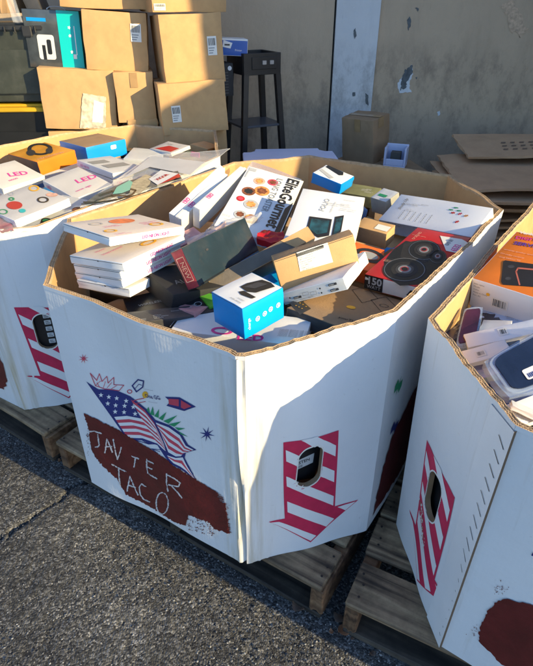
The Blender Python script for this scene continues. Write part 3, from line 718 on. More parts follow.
# centre bin -------------------------------------------------
def C5(a, h=ZT): return (a[0], a[1], h, a[0], a[1])
cc = [C5((-.555, 1.185)), (-.077, .888, .84, -.078, .905), (-.043, .872, .84, -.045, .897),
      (.298, 1.055, .84, .288, 1.003), (.800, 1.745, .84, .77, 1.73), C5((.745, 2.17)), C5((.195, 2.49)), C5((-.145, 2.37)), C5((-.645, 1.660))]
cb = build_bin('cardboard_bin', 'central white octagonal cardboard bin with printed flag and dark red paint patch', cc, crumple=(1,), rough_edges=(3, 2), seed=2, amp=.0075, wear=((1, .015, .04), (2, .015, .035), (0, .55, .03)))
flagP, cornP, arrP, sideP = cb[0], cb[1], cb[2], cb[3]
S5 = 5.33
def A(pts): return conv(arrP, pts, S5, 270, 430)
hole = A([(212, 198)])[0]; hx = A([(272, 198)])[0][0]-hole[0]; hy = abs(A([(212, 93)])[0][1]-hole[1])
OUT = [(70, 65), (365, 0), (345, 405), (470, 370), (215, 597), (-8, 488), (78, 470)]
WHITES = [[(165, 54), (245, 32), (350, 80), (347, 138)], [(82, 105), (342, 215), (340, 275), (85, 165)], [(85, 245), (338, 350), (335, 400), (88, 298)],
          [(90, 378), (340, 470), (298, 512), (92, 435)], [(2, 491), (48, 487), (245, 560), (215, 588)], [(358, 408), (455, 378), (400, 425)]]
arr0 = [[(u-hole[0], v-hole[1]) for u, v in A(p)] for p in [OUT]+WHITES]
def arrow(P, c, seed=0, scuff=False, cover=True, sx=1, sh=0):
    sh_ = lambda p: [(c[0]+u*sx, c[1]+v+sh*u) for u, v in p]
    o = mark(P, 'arrow_print', [sh_(arr0[0])], CR, .0010)
    w_ = mark(P, 'arrow_stripes', [sh_(p) for p in arr0[1:]], WH, .0016)
    # hand hole cut through board; the ink stops at its edge
    R_ = [(c[0]+hx*cos(a)*1.0, c[1]+(hy-hx)*(1 if sin(a) > 0 else -1)+hx*sin(a)) for a in [2*pi*(k+.5)/40 for k in range(40)]]
    for ob in (o, w_):
        bm = bmesh.new(); bm.from_mesh(ob.data); lay = bm.loops.layers.uv[0]
        kill = []
        bmesh.ops.subdivide_edges(bm, edges=bm.edges[:], cuts=3, use_grid_fill=True)
        bmesh.ops.triangulate(bm, faces=bm.faces[:])
        for f in bm.faces:
            uu = sum(l[lay].uv.x for l in f.loops)/len(f.loops)-c[0]; vv = sum(l[lay].uv.y for l in f.loops)/len(f.loops)-c[1]
            yy = max(0, abs(vv)-(hy-hx))
            if hypot(uu, yy) < hx+.0014: kill.append(f)
        bmesh.ops.delete(bm, geom=kill, context='FACES'); bm.to_mesh(ob.data); bm.free()
    cut_hole(P, c[0], c[1], hx, hy)
    # raw cut rim of the board round the hole
    q = []
    n_ = len(R_)
    for i in range(n_):
        a, b = R_[i], R_[(i+1) % n_]
        ex = lambda p, k: (c[0]+(p[0]-c[0])*k, c[1]+(p[1]-c[1])*k)
        q.append([ex(a, 1.055), ex(b, 1.055), ex(b, .99), ex(a, .99)])
    decal('hole_edge', q, P.fn(.0018), WC, P.o)
arrow(arrP, hole)

# flag print, crops of the photograph measured at 3.807 px per px from (80, 365)
def Fm(name, polys, m, off, s=3.807, ox=80, oy=365): return mark(flagP, name, [conv(flagP, p, s, ox, oy) for p in polys], m, off)
def lerpc(A_, B_, t): return [(a[0]+(b[0]-a[0])*t, a[1]+(b[1]-a[1])*t) for a, b in zip(A_, B_)]
def bands(name, U, W_, n, m0, m1, start=0):
    for k, m in ((0, m0), (1, m1)):
        polys = []
        for q in range(n):
            if (q+start) % 2 != k: continue
            a = lerpc(U, W_, q/n); b = lerpc(U, W_, (q+1)/n)
            for i in range(len(a)-1): polys.append([a[i], a[i+1], b[i+1], b[i]])
        if polys: Fm(name, polys, m, .0019+.0001*k)
OUTL = [(25, 62), (72, 92), (130, 92), (192, 118), (256, 168), (288, 208), (342, 228), (388, 260), (412, 302), (444, 322), (404, 333), (399, 352), (445, 438), (385, 395), (345, 374), (322, 345), (296, 304), (240, 286), (180, 282), (122, 198)]
Fm('flag_outline', [OUTL[:6]+OUTL[15:], OUTL[5:13]+OUTL[12:16]], NV, .0013)
bands('flag_stripes', [(132, 196), (180, 192), (236, 203), (292, 250), (322, 300)], [(183, 275), (240, 277), (296, 297), (318, 318), (328, 326)], 7, WH, FR)
bands('flag_stripes', [(196, 130), (248, 170), (283, 216), (318, 290)], [(236, 203), (262, 225), (296, 262), (320, 300)], 5, FR, WH)
bands('flag_stripes', [(290, 217), (340, 236), (382, 266), (404, 305), (434, 321)], [(312, 262), (338, 330), (366, 346), (386, 345), (394, 335)], 7, WH, FR)
bands('flag_stripes', [(334, 342), (366, 352), (393, 350), (410, 385), (438, 430)], [(340, 354), (358, 372), (385, 385), (405, 400), (436, 430)], 3, WH, FR)
stars = [(82, 113), (112, 120), (142, 125), (178, 135), (108, 145), (138, 152), (172, 154), (136, 176), (170, 178), (205, 158), (212, 184)]
def star(cx, cy, r, r2=.42, n=5, a0=-pi/2): return [(cx+(r if k % 2 == 0 else r*r2)*cos(a0+pi*k/n), cy+(r if k % 2 == 0 else r*r2)*sin(a0+pi*k/n)) for k in range(2*n)]
Fm('flag_stars', [star(x, y, 10, .4) for x, y in stars], WH, .0021)
Fm('firework_print', stroke([(40, 30), (65, 58), (75, 32), (85, 62), (104, 42), (108, 68), (130, 46), (130, 74), (168, 76), (150, 97), (95, 90), (60, 78)], 2.6, True)+stroke([(62, 75), (80, 60)], 2)+stroke([(90, 85), (98, 62)], 2)+stroke([(105, 85), (122, 66)], 2)+stroke([(75, 82), (66, 66)], 2)+stroke([(120, 90), (140, 78)], 2), FR, .0014)
Fm('firework_print', [[(255, 170), (262, 158), (268, 184)], [(268, 186), (278, 156), (284, 192)], [(284, 194), (302, 166), (300, 200)], [(300, 202), (330, 178), (316, 210)], [(318, 212), (372, 190), (338, 222)], [(338, 224), (386, 214), (360, 234)], [(362, 236), (402, 240), (376, 248)], [(378, 252), (412, 272), (384, 262)]], GN, .0014)
Fm('firework_print', sum([stroke([(262, 300), (262+46*cos(a)*1.1, 292+34*sin(a))], 2.6) for a in [k*pi/9+.2 for k in range(9, 19)]], [])+sum([stroke([(275, 318), (275+36*cos(a), 318+20*sin(a))], 2) for a in (.2, .6, 1.0, 2.6, 3.0)], []), NV, .00125)
Fm('star_print', [star(485, 262, 30, .25, 8, .2)], NV, .0014)
Fm('star_print', [star(15, -25, 20, .25, 8, .5)], FR, .0014)
Fm('rocket_print', [[(325, 120), (380, 122), (442, 158), (398, 174), (330, 154), (345, 138)]], NV, .0013)
Fm('rocket_print', [[(338, 127), (378, 129), (378, 156), (340, 148)], [(386, 132), (426, 156), (398, 166), (386, 160)]], FR, .0018)
Fm('badge_print', stroke([(200, 78), (216, 101), (240, 83), (243, 60), (222, 55)], 4.5, True)+stroke([(210, 90), (225, 72), (236, 76)], 2), NV, .0014)
Fm('badge_print', ringp(190, 100, 10, 8, 3, 14)+stroke([(205, 135), (245, 125)], 3)+stroke([(215, 145), (250, 138)], 2.5), FR, .0014)
Fm('badge_print', [ell(249, 112, 11, 13, 14)], YE, .0014)
def ptext(P, txt, pos, size, m, dirpx, off=.0018, s=3.807, ox=80, oy=365, bold=0, name='lettering', sx=1):
    """lettering lying on a panel; pos / dirpx are measured points of its baseline"""
    a, b = conv(P, [pos, dirpx], s, ox, oy); d = Vector((b[0]-a[0], b[1]-a[1])); d.normalize()
    me = textmesh(txt, size, m, bold, sx); f = P.fn(off)
    for v in me.vertices:
        x, y = v.co.x, v.co.y; v.co = f(a[0]+d.x*x-d.y*y, a[1]+d.y*x+d.x*y)
    return link(name, me, P.o)
ptext(flagP, 'One GG', (252, 122), .016, NV, (300, 130), bold=.0002)
ptext(flagP, '--------------', (245, 92), .008, GR, (290, 100))
ptext(flagP, '--------------', (262, 140), .008, GR, (300, 146))
# painted-over patch with a scratched name
def ragged(pts, jag, step=6, rng=random.Random(4)):
    out = []
    for i in range(len(pts)):
        a, b = pts[i], pts[(i+1) % len(pts)]; L = hypot(b[0]-a[0], b[1]-a[1]); n = max(1, int(L/step)); nx, ny = -(b[1]-a[1])/L, (b[0]-a[0])/L
        for k in range(n):
            j = rng.gauss(0, jag) if k else 0; out.append((a[0]+(b[0]-a[0])*k/n+nx*j, a[1]+(b[1]-a[1])*k/n+ny*j))
    return out
patch = [(45, 8), (75, 22), (150, 60), (210, 95), (245, 115), (300, 150), (330, 175), (375, 203), (420, 230), (465, 257), (472, 285), (490, 290), (494, 330), (502, 386), (455, 372), (440, 352), (400, 338), (372, 326), (364, 361), (330, 350), (250, 300), (175, 262), (150, 215), (120, 190), (85, 152), (68, 120), (60, 60)]
mark(flagP, 'paint_patch', [conv(flagP, ragged(patch, 1.3, 4), 3.135, 70, 410)], PAINT, .0024)
rg = random.Random(8); sm = []
for k in range(90):
    x = rg.uniform(366, 455); y = rg.uniform(328, 372)+(x-366)*.28; sm.append(ell(x, y, rg.uniform(.6, 2.6), rg.uniform(.6, 2.0), 6))
for k in range(60):
    t = rg.random(); x, y = (495+rg.gauss(0, 4), 290+t*95) if k % 2 else (60+rg.gauss(0, 4), 20+t*120); sm.append(ell(x, y, rg.uniform(.5, 1.6), rg.uniform(.5, 2.2), 6))
for k in range(46):
    y = 262+k*2.7+rg.uniform(-1, 1); x0 = 468+(y-262)*.25; ln = rg.uniform(2, 13) if rg.random() < .7 else 0
    if ln and y < 384: sm += stroke([(x0-4, y-1), (x0+ln, y+ln*.45)], rg.uniform(.8, 2.2))
mark(flagP, 'paint_smear', [conv(flagP, p, 3.135, 70, 410) for p in sm], PAINT, .0023, cell=None)
ST = [[(58, 66), (78, 64), (102, 72)], [(89, 75), (92, 95), (94, 107), (90, 113), (82, 114)], [(112, 132), (118, 88), (126, 106), (135, 130)], [(113, 113), (133, 112)], [(138, 90), (145, 130), (151, 152), (158, 134), (163, 115)],
      [(195, 142), (221, 152)], [(207, 147), (206, 160), (203, 176)], [(243, 152), (243, 178), (246, 196)], [(243, 155), (264, 166)], [(244, 176), (259, 183)], [(246, 196), (274, 213)],
      [(305, 198), (305, 225), (309, 252)], [(305, 200), (332, 214), (347, 226), (343, 238), (312, 232)], [(320, 235), (340, 256), (353, 273)],
      [(133, 168), (155, 180), (177, 191)], [(155, 180), (156, 210), (160, 236)], [(181, 252), (186, 226), (190, 205), (200, 230), (215, 264)], [(186, 233), (207, 241)],
      [(240, 238), (226, 229), (219, 240), (222, 262), (234, 278), (252, 286)], ell(291, 290, 19, 34, 16)+[ell(291, 290, 19, 34, 16)[0]]]
for s_ in ST:
    _u = []
    for (a, b), (c_, d) in zip(s_, s_[1:]):
        L1 = hypot(c_-a, d-b); n_ = max(2, int(L1/3.2)); pp0 = [(a+(c_-a)*k/n_+rg.uniform(-.5, .5), b+(d-b)*k/n_+rg.uniform(-.5, .5)) for k in range(n_+1)]
        for k in range(n_):
            if rg.random() < .95: _u += stroke(pp0[k:k+2], rg.choice((1.8, 2.8, 3.6, 4.4)))
            if rg.random() < .45: _u += stroke([(x+rg.uniform(1.5, 2.6), y+rg.uniform(-1, 1)) for x, y in pp0[k:k+2]], rg.uniform(.5, 1.2))
    mark(flagP, 'scratched_stroke', [conv(flagP, p, 3.135, 70, 410) for p in _u], SCR, .0031, cell=None)
# right-hand face of the centre bin: paint patch and little stars
mark(sideP, 'paint_patch', [ragged([(.03, .03), (.06, .16), (.10, .27), (.22, .33), (.42, .35), (.60, .30), (.60, .05), (.3, .03)], .003, .012)], PAINT, .0022)
for px_, py_, m in ((398, 386, GN), (394, 427, NV), (412, 398, NV)):
    u, v = sideP.uv(px_, py_); mark(sideP, 'star_print', [star(u, v, .028, .28, 8, .3)], m, .0014, cell=None)

# left bin ----------------------------------------------------
lb = build_bin('cardboard_bin', 'left white octagonal cardboard bin with red striped arrow, cut off by the frame', [
    C5((-1.50, 1.90)), (-.925, 1.535, .84, -.903, 1.537), (-.715, 1.585, .84, -.715, 1.585), (-.21, 2.47, .84, -.21, 2.47), (-.275, 3.04, .84, -.275, 3.04),
    C5((-.75, 3.20)), C5((-1.08, 2.97)), C5((-1.66, 2.20))], seed=5, amp=.004, wear=((0, .68, .03), (1, .01, .05)))
lp = lb[1]
c = lp.uv(0+152/3.33, 270+205/3.33); arrow(lp, c)
mark(lb[0], 'paint_patch', [ragged([(.35, .05), (.40, .24), (lb[0].L-.055, .26), (lb[0].L-.035, .20), (lb[0].L-.045, .12), (.6, .06)], .003, .012)], PAINT, .0022)
# right bin ---------------------------------------------------
rb = build_bin('cardboard_bin', 'right white octagonal cardboard bin with slashed seam flap beside its torn arrow', [
    (.360, 1.023, .84, .379, 1.026), (.415, .671, .84, .411, .680), (.95, .283, .84, .95, .283), C5((1.35, .50)), C5((1.78, 1.15)), C5((1.70, 1.62)), C5((1.30, 1.98)), C5((.985, 1.90))],
    rough_edges=(0, 7), seed=9, amp=.006)
rp_, rq = rb[0], rb[1]
c = rp_.uv(370+157/2.503, 400+243/2.503)
arrow(rp_, c, sx=1)
# overlapping seam flap: slashes along it and the folded edge standing proud
fl = MB(); f = rp_.fn(.0032); f0 = rp_.fn(0)
L_ = rp_.L; NN = 24
for k in range(NN):
    v0, v1 = rp_.H*.985*k/NN, rp_.H*.985*(k+1)/NN
    e0 = .005; e1 = .005
    a, b, c_, d = f(L_-.072, v0), f(L_+e0, v0), f(L_+e1, v1), f(L_-.072, v1)
    fl.quad([a, b, c_, d], 0); g0, g1 = rp_.surf((L_+e0+.001)/L_, v0/rp_.H, -.010), rp_.surf((L_+e1+.001)/L_, v1/rp_.H, -.010)
    fl.quad([b, g0, g1, c_], 1); fl.quad([f0(L_-.072, v0), a, d, f0(L_-.072, v1)], 0)
me = fl.mesh('seam_flap', [WH, mat('raw_board_edge', (.14, .10, .065), .9)]); link('seam_flap', me, rp_.o)['label'] = 'glued white seam flap with a row of short slashes'
mark(rp_, 'seam_slash', [x for k in range(18) for x in stroke([(L_-.026, .050+k*.0355), (L_-.005, .036+k*.0355)], .0020)], BK2, .0040, cell=None)
mark(rp_, 'torn_scuff', [ell(c[0]+rg.gauss(-.05, .008)+t_*.06, c[1]-.075-t_*.10+rg.gauss(0, .006), rg.uniform(.001, .004), rg.uniform(.001, .005), 6) for t_ in [k/40 for k in range(40)]], WC, .0021, cell=None)
mark(rp_, 'torn_scuff', [ell(c[0]+rg.gauss(-.05, .006)+t_*.06, c[1]-.075-t_*.10+rg.gauss(0, .005), rg.uniform(.001, .003), rg.uniform(.001, .003), 6) for t_ in [k/16 for k in range(16)]], KD, .0024, cell=None)
u, v = rq.uv(520, 625)
pp = conv(rq, [(300, 520), (312, 505), (345, 495), (375, 505), (410, 512), (440, 540), (460, 640), (420, 690), (330, 660), (272, 600), (275, 570), (290, 535)], 2.503, 370, 400)
mark(rq, 'paint_patch', [ragged(pp, .0016, .006)], PAINT, .0022)
mark(rq, 'paint_smear', [ell(*conv(rq, [(rg.gauss(325, 8), rg.gauss(470, 8))], 2.503, 370, 400)[0], rg.uniform(.0005, .0014), rg.uniform(.0005, .0014), 5) for k in range(40)]+[ell(*conv(rq, [(rg.gauss(265, 8), rg.gauss(575, 10))], 2.503, 370, 400)[0], rg.uniform(.0005, .0016), rg.uniform(.0005, .0016), 5) for k in range(24)], PAINT, .0022, cell=None)
mark(rq, 'star_print', [star(*rq.uv(539, 557), .013, .25, 8, .3)], NV, .0014, cell=None)

# ------------------------------------------------------------- goods in the centre bin
LZ = 'loose boxes heaped in the centre bin'
def rings(it, face='top', s=1):
    W, H = it.size(face)
    def R_(u, v, rx, t, m): it.mark('ring_print', face, ringp(u*W, v*H, rx*W, rx*W*.8, t*W), m)
    R_(.18, .28, .075, .025, YE); R_(.80, .30, .09, .03, YE)
    it.mark('ring_print', face, [ell(.58*W, .70*H, .16*W, .11*W)], mat('salmon_ink', (.80, .20, .07), .5, 0, 50, .3, 60))
    R_(.25, .72, .08, .02, LG)
def neon(key, label, top=False, g='stack of flat neon light boxes', txt='LED NEON LIGHT'):
    it = Item(key, 'retail_box', label, 'box', g, {'top': BLUSH}, WH, seam=[('left', .88)])
    W, H = it.size('front'); it.text('front', txt, .40, .28, H*.55, MG, sx=.95, bold=.00015)
    W, H = it.size('left'); it.mark('dot_print', 'left', [ell(W*.55, H*.85, .0025, .0018, 10)], BK)
    return it
n1 = neon('neon_top', 'topmost flat neon light box, tilted across its stack by the left corner'); rings(n1)
n2 = neon('neon2', 'second neon light box down, with a yellow ring and magenta script on top'); W, H = n2.size('top')
n2.mark('ring_print', 'top', ringp(.62*W, .26*H, .11*W, .075*W, .03*W), YE); n2.text('top', 'Inspirational', .12, .50, .014, MG, rot=0); n2.text('top', 'Neon', .16, .68, .014, MG)
busy(n1, 'top', 3, 3, MG, size=.008)
neon('neon3', 'third box down in the neon light stack by the left corner')
neon('neon4', 'fourth box down in the neon light stack by the left corner')
neon('neon5', 'lowest box of the neon light stack by the left corner')
for key, lab in (('w1', 'left-hand of three thin white boxes standing on edge, blue shaded side'), ('w2', 'middle one of three thin white boxes standing on edge'), ('w3', 'right-hand and tallest of three thin white boxes standing on edge')):
    it = Item(key, 'retail_box', lab, 'box', 'thin white boxes standing on edge', {'top': WC, 'right': WC}, WH)
    it.text('top', 'LED', .80, .22, .017, MG, rot=90, bold=.0003); it.text('top', 'NEON', .45, .22, .011, MG, rot=90, bold=.0001)
e = Item('elite', 'toaster_box', 'white long toaster box with food pictures and big lettering on its lid', 'box', None, {'right': BK, 'top': WH, 'left': GR}, WH)
W, H = e.size('top')
e.umark('band_print', 'top', [rect(.93, .0, 1, 1)], WC, .0007)
e.umark('band_print', 'top', [[(.90, 0), (.985, 0), (.985, .62), (.90, .50)]], BK, .0009)
e.umark('band_print', 'top', [rect(.03, .93, .16, .975), rect(.03, .80, .05, .92)], LG)
e.text('top', 'EliteGourmet', .74, .985, .058, BK, rot=-90, bold=.0016, sx=.93)
e.text('top', 'LONG TOASTER', .56, .93, .031, GR, rot=-90, bold=.0003, sx=.9)
for (u, v, r, m1, m2) in ((.30, .80, .10, SH, FOOD2), (.42, .66, .13, FOOD2, FOOD1), (.22, .60, .115, FOOD1, BK2), (.36, .42, .12, LG, FOOD2), (.16, .46, .07, RD, FR), (.47, .22, .11, FOOD2, SH), (.28, .24, .10, LG, FOOD1), (.52, .84, .09, FR, FOOD1)):
    e.mark('food_print', 'top', [ell(u*W, v*H, r*W, r*W*1.05)], m1, .0009); e.mark('food_print', 'top', [star(u*W, v*H, r*W*.72, .8, 7, u*9)], m2, .0013)
busy(e, 'top', 4, 4, LG, area=(.02, .02, .4, .35), size=.007)
# the clear tray wrapped behind the toaster box
def slab(name, label, cat, pts, th, m, group=None, rnd=0, sub=6, wav=0):
    """thin object through four measured corner points (near-left, near-right, far-right, far-left)"""
    a, b, c, d = [Vector(p) for p in pts]; cen = (a+b+c+d)/4; n = (b-a).cross(d-a).normalized(); V = []; F = []; k = sub+1
    for l in (0, 1):
        for i in range(k):
            for j in range(k):
                s, t = j/sub, i/sub
                if rnd: s_, t_ = s*2-1, t*2-1; q = 1/(max(abs(s_), abs(t_)) or 1); rr_ = hypot(s_, t_); f_ = (1-rnd)+rnd*max(abs(s_), abs(t_))/(rr_ or 1); s, t = (s_*f_+1)/2, (t_*f_+1)/2
                p = a.lerp(b, s).lerp(d.lerp(c, s), t)+n*(wav*(sin(s*9+t*5)+sin(t*13-s*4)+.6*sin(s*23+t*17)))
                V.append(tuple(p-cen-(n*th if l else Vector()))) 
    ix = lambda l, i, j: l*k*k+i*k+j
    for i in range(sub):
        for j in range(sub):
            F.append((ix(0, i, j), ix(0, i, j+1), ix(0, i+1, j+1), ix(0, i+1, j))); F.append((ix(1, i, j), ix(1, i+1, j), ix(1, i+1, j+1), ix(1, i, j+1)))
    for j in range(sub):
        F += [(ix(0, 0, j), ix(1, 0, j), ix(1, 0, j+1), ix(0, 0, j+1)), (ix(0, sub, j), ix(0, sub, j+1), ix(1, sub, j+1), ix(1, sub, j)), (ix(0, j, 0), ix(0, j+1, 0), ix(1, j+1, 0), ix(1, j, 0)), (ix(0, j, sub), ix(1, j, sub), ix(1, j+1, sub), ix(0, j+1, sub))]
    me = bpy.data.meshes.new(name); me.from_pydata(V, [], F); me.materials.append(m); smooth(me, 50)
    o = link(name, me); o.location = cen; props(o, label, cat, group); o['_'] = 0; del o['_']
    U = (b-a); Vv = (d-a)
    fn = lambda u, v, off=.0015: a.lerp(b, u).lerp(d.lerp(c, u), v)-cen+n*(off+wav*(sin(u*9+v*5)+sin(v*13-u*4)+.6*sin(u*23+v*17)))
    return o, fn
q = [atz(233, 190, .83), atz(290, 186, .84), atz(304, 180, .86), atz(251, 160, .87)]
o, fn = slab('plastic_tray', 'clear grey plastic tray poking out behind the toaster box', 'plastic tray', q, .018, BLIS, rnd=.25)
# crumpled clear bag and pale pieces between the dark box and the white boxes
q = [atz(196, 248, .835), atz(243, 220, .865), atz(262, 214, .86), atz(214, 219, .84)]
o, fn = slab('plastic_bag', 'crumpled whitish plastic bag lying behind the dark box', 'plastic bag', q, .02, FILM, sub=14, wav=.0035)
q = [atz(190, 252, .82), atz(222, 233, .845), atz(226, 222, .85), atz(186, 240, .825)]
o, fn = slab('pouch', 'pale peach and red printed pouch tucked under the plastic bag', 'pouch', q, .012, mat('pouch_print', (.72, .50, .44), .4, .3, 30, .35, 24), sub=10, wav=.002)
q = [atz(255, 240, .84), atz(287, 242, .845), atz(284, 232, .85), atz(260, 229, .85)]
o, fn = slab('red_pouch', 'glossy red packet between the toaster box and the long brown box', 'packet', q, .02, RD, sub=10, wav=.003, rnd=.3)

dr = Item('darkred', 'retail_box', 'dark slate box with red side leaning over the green box', 'box', LZ, {'left': RDB, 'right': DK, 'back': DK, 'front': DK}, DKB)
W, H = dr.size('left'); dr.mark('panel_print', 'left', stroke([(W*.2, H*.2), (W*.8, H*.2), (W*.8, H*.8), (W*.2, H*.8)], .002, True), SH); dr.text('left', 'NEW', .3, .35, H*.5, SH)
dr.umark('panel_print', 'top', [ell(.28, .70, .02, .03, 12)], DK)
dr.umark('panel_print', 'top', [rect(.02, .02, .98, .05)], BK)
kl = Item('kraftlong', 'shipping_box', 'long brown box, lid coloured part shaded and part lit, running behind the labelled kraft box', 'box', LZ, {'top': mat('shaded_kraft_board', (.15, .125, .10), .7, .2, 120, .2, 14, dirt=.4, dcol=(.24, .20, .16)), 'front': DK}, KD)  # kraft top coloured dark as if lying in shade
kl.umark('sunlit_lid_end', 'top', [[(.80, .02), (.995, .02), (.995, .98), (.72, .98)]], K, .0012)  # brighter kraft painted on as the sunlit end of the lid
lb_ = Item('label', 'shipping_box', 'plain kraft box with a large white address label on its side', 'box', LZ, {'front': K, 'top': KD}, K, seam=[('front', .97)])  # darker kraft on top stands for its shaded face
W, H = lb_.size('front'); lq = lb_.px('front', [(300, 271.5), (333, 262), (327.5, 242.5), (296.5, 252.5)]); lb_.mark('address_label', 'front', [lq], WC)
cx_, cy_ = sum(p[0] for p in lq)/4, sum(p[1] for p in lq)/4
for k in range(9):
    L1 = .052 if k not in (0, 4) else .034; lb_.text('front', ['RETURN CENTER', 'Item: Portable hub', 'Qty 1   Grade B', '4817 Harbor St', 'Inspect before use', 'Do not resell', 'Lot 0482', 'Pallet 11', 'NO REFUND'][k][:18], (cx_-.038)/W, (cy_+.022-k*.006)/H, .0055, GR)
dk = lb_.px('top', [(305, 249), (328, 241), (326, 238), (303, 245)]); lb_.mark('tape_strip', 'front', [rect(.28*W, .90*H, .62*W, .998*H)], BK2)
po = Item('ports', 'retail_box', 'flat white box with port diagrams under the labelled kraft box', 'box', LZ, {'front': GW, 'right': WC}, WH)
W, H = po.size('front')
for k, (u, v) in enumerate(((.12, .5), (.24, .38), (.38, .5), (.50, .38), (.62, .62), (.62, .25), (.82, .68), (.82, .22))):
    if k in (0, 4, 5): po.mark('port_print', 'front', [ell(u*W, v*H, .0022, .0022, 10)], BK)
    elif k in (1, 6, 7): po.mark('port_print', 'front', [rrect(u*W-.011, v*H-.003, u*W+.011, v*H+.003, .001)], DK); po.text('front', 'PORT', u-.05, v-.06, .005, WC, off=.0016)
    else: po.mark('port_print', 'front', stroke(rect(u*W-.008, v*H-.004, u*W+.008, v*H+.004), .0007, True), GR)
po.text('front', 'USB 3.0  -  CARD  -  HDMI', .12, .08, .0055, GR)
br = Item('brown', 'shipping_box', 'flat dark brown box with a yellow dot and line drawings on top', 'box', LZ, {'top': KD, 'front': DK, 'left': DK}, KD)
W, H = br.size('top')
P_ = br.px('top', [(351, 307.5)])[0]; br.mark('dot_print', 'top', [ell(P_[0], P_[1], .012, .012)], YE)
for a in ([(352, 290), (366, 287), (378, 299), (362, 303)], [(371, 300), (386, 297), (397, 308), (382, 313)]):
    br.mark('line_drawing', 'top', stroke(br.px('top', a), .0016, True), BK2)
P_ = br.px('top', [(384, 306)])[0]; br.mark('line_drawing', 'top', ringp(P_[0], P_[1], .012, .012, .0015), BK2)
a, b = br.px('top', [(338, 318), (368, 326)]); br.text('top', 'youTulare', a[0]/W, a[1]/H, .016, BK2, rot=math.degrees(atan2(b[1]-a[1], b[0]-a[0])), bold=.0002)
a = br.px('top', [(298, 303)])[0]; br.mark('corner_label', 'top', [br.px('top', [(289, 303), (300, 299), (311, 309), (300, 315)])], BK)
br.mark('corner_label', 'top', [ell(*br.px('top', [(x, y)])[0], .002, .002, 8) for x, y in ((296, 306), (299, 307.5), (302, 309), (300, 303.5), (303, 305), (306, 307))], YE, .0014)
bl = Item('blue', 'retail_box', 'bright blue box with white lid picturing a black device, front of the heap', 'box', LZ, {'top': WH, 'front': BL2}, BL, seam=[('left', .99)])
bl.mark('device_print', 'top', [bl.px('top', p) for p in ([(240, 287), (247, 283.5), (262, 280), (271, 283), (275, 287), (262, 291), (256, 293), (247, 292)], [(238.5, 292), (244, 291), (256, 297.5), (252, 299), (241, 295)])], BK)
bl.mark('device_print', 'top', [bl.px('top', [(243, 287.5), (258, 282.5), (268, 284.5), (255, 289)])], DK, .0013)
bl.text('top', 'Power Bank', .12, .18, .007, GR, rot=90); bl.text('top', '10000mAh', .20, .18, .005, GR, rot=90)
W, H = bl.size('front'); 
for k, (x, y) in enumerate(((257.5, 318.5), (264.5, 313.5), (270.5, 309), (278, 305))):
    P_ = bl.px('front', [(x, y)])[0]; bl.mark('icon_print', 'front', ringp(*P_, .0062, .0062, .0016, 18), WH)
    bl.mark('icon_print', 'front', [star(P_[0], P_[1], .0034, .5, 4+k, k)], WH, .0012)
P_ = bl.px('front', [(250, 323)])[0]; bl.text('front', 'anker', P_[0]/W, P_[1]/H-.12, .011, WH, rot=90) if False else bl.text('front', 'charge', P_[0]/W, P_[1]/H-.2, .011, WH, rot=90)
wp = Item('whitepink', 'retail_box', 'white box with magenta print lying under the blue box at the front rim', 'box', LZ, {'top': WH}, WH)
W, H = wp.size('top'); a, b = wp.px('top', [(216, 334), (262, 335)])
P_ = wp.px('top', [(222, 331)])[0]; wp.mark('ring_print', 'top', ringp(P_[0], P_[1], .026, .017, .007), MG)
wp.text('top', 'LED', wp.px('top', [(236, 340)])[0][0]/W, wp.px('top', [(236, 340)])[0][1]/H, .036, MG, bold=.001, rot=8)
P0 = wp.px('top', [(280, 330)])[0]
for k in range(6): wp.text('top', 'remote dimmer usb cable', P0[0]/W, P0[1]/H-k*.045, .007, GR, rot=4)
wp.mark('seam_print', 'top', stroke(wp.px('top', [(187, 305), (170, 327)]), .0015), GR)
bk = Item('black', 'retail_box', 'black gadget box with a row of round icons beside the neon stack', 'box', LZ, {}, BK, pose=[-.225, 1.19, .765, 4, -3, 22, .25, .15, .05])
W, H = bk.size('top')
for k in range(5): bk.mark('icon_print', 'top', ringp(W*(.2+.16*k), H*.30, .010, .010, .0018, 18), LG)
bk.text('top', 'WIRELESS', .12, .62, .014, GR); bk.text('top', 'SMART', .1, .05, .008, GR)
b2 = Item('black2', 'retail_box', 'second black box under the neon stack with pale lettering', 'box', LZ, {}, BK2, pose=[-.19, 1.29, .79, 6, 10, 40, .24, .15, .05]); b2.text('top', 'AUDIO', .15, .3, .03, GR)
gb = Item('green', 'retail_box', 'small bright green box wedged under the dark slate box', 'box', LZ, {}, GB, pose=[-.135, 1.215, .765, 0, 0, 30, .07, .10, .06])
fo = Item('folio', 'retail_box', 'large white folio keyboard box with two tablets pictured', 'box', LZ, {}, WH)
W, H = fo.size('top')
P_ = [(308.5, 226), (309.5, 217.5), (333, 220), (330.5, 231), (320, 240.5), (311, 232)]
fo.mark('tablet_print', 'top', [fo.px('top', [(306, 230), (309.5, 216.5), (332, 219.5), (329, 236), (318, 238)])], BK); fo.mark('tablet_print', 'top', [fo.px('top', [(309, 229), (311.5, 219), (329.5, 221), (327, 233), (317, 235)])], TEE, .0014)
fo.mark('tablet_print', 'top', [fo.px('top', [(331, 238), (335, 217), (344, 215.5), (341, 232)])], BK); fo.mark('tablet_print', 'top', [fo.px('top', [(333, 236), (336.5, 219), (342.5, 218), (339.5, 231)])], TEE, .0014)
a, b = fo.px('top', [(324, 212), (333, 195)]); an = math.degrees(atan2(b[1]-a[1], b[0]-a[0]))
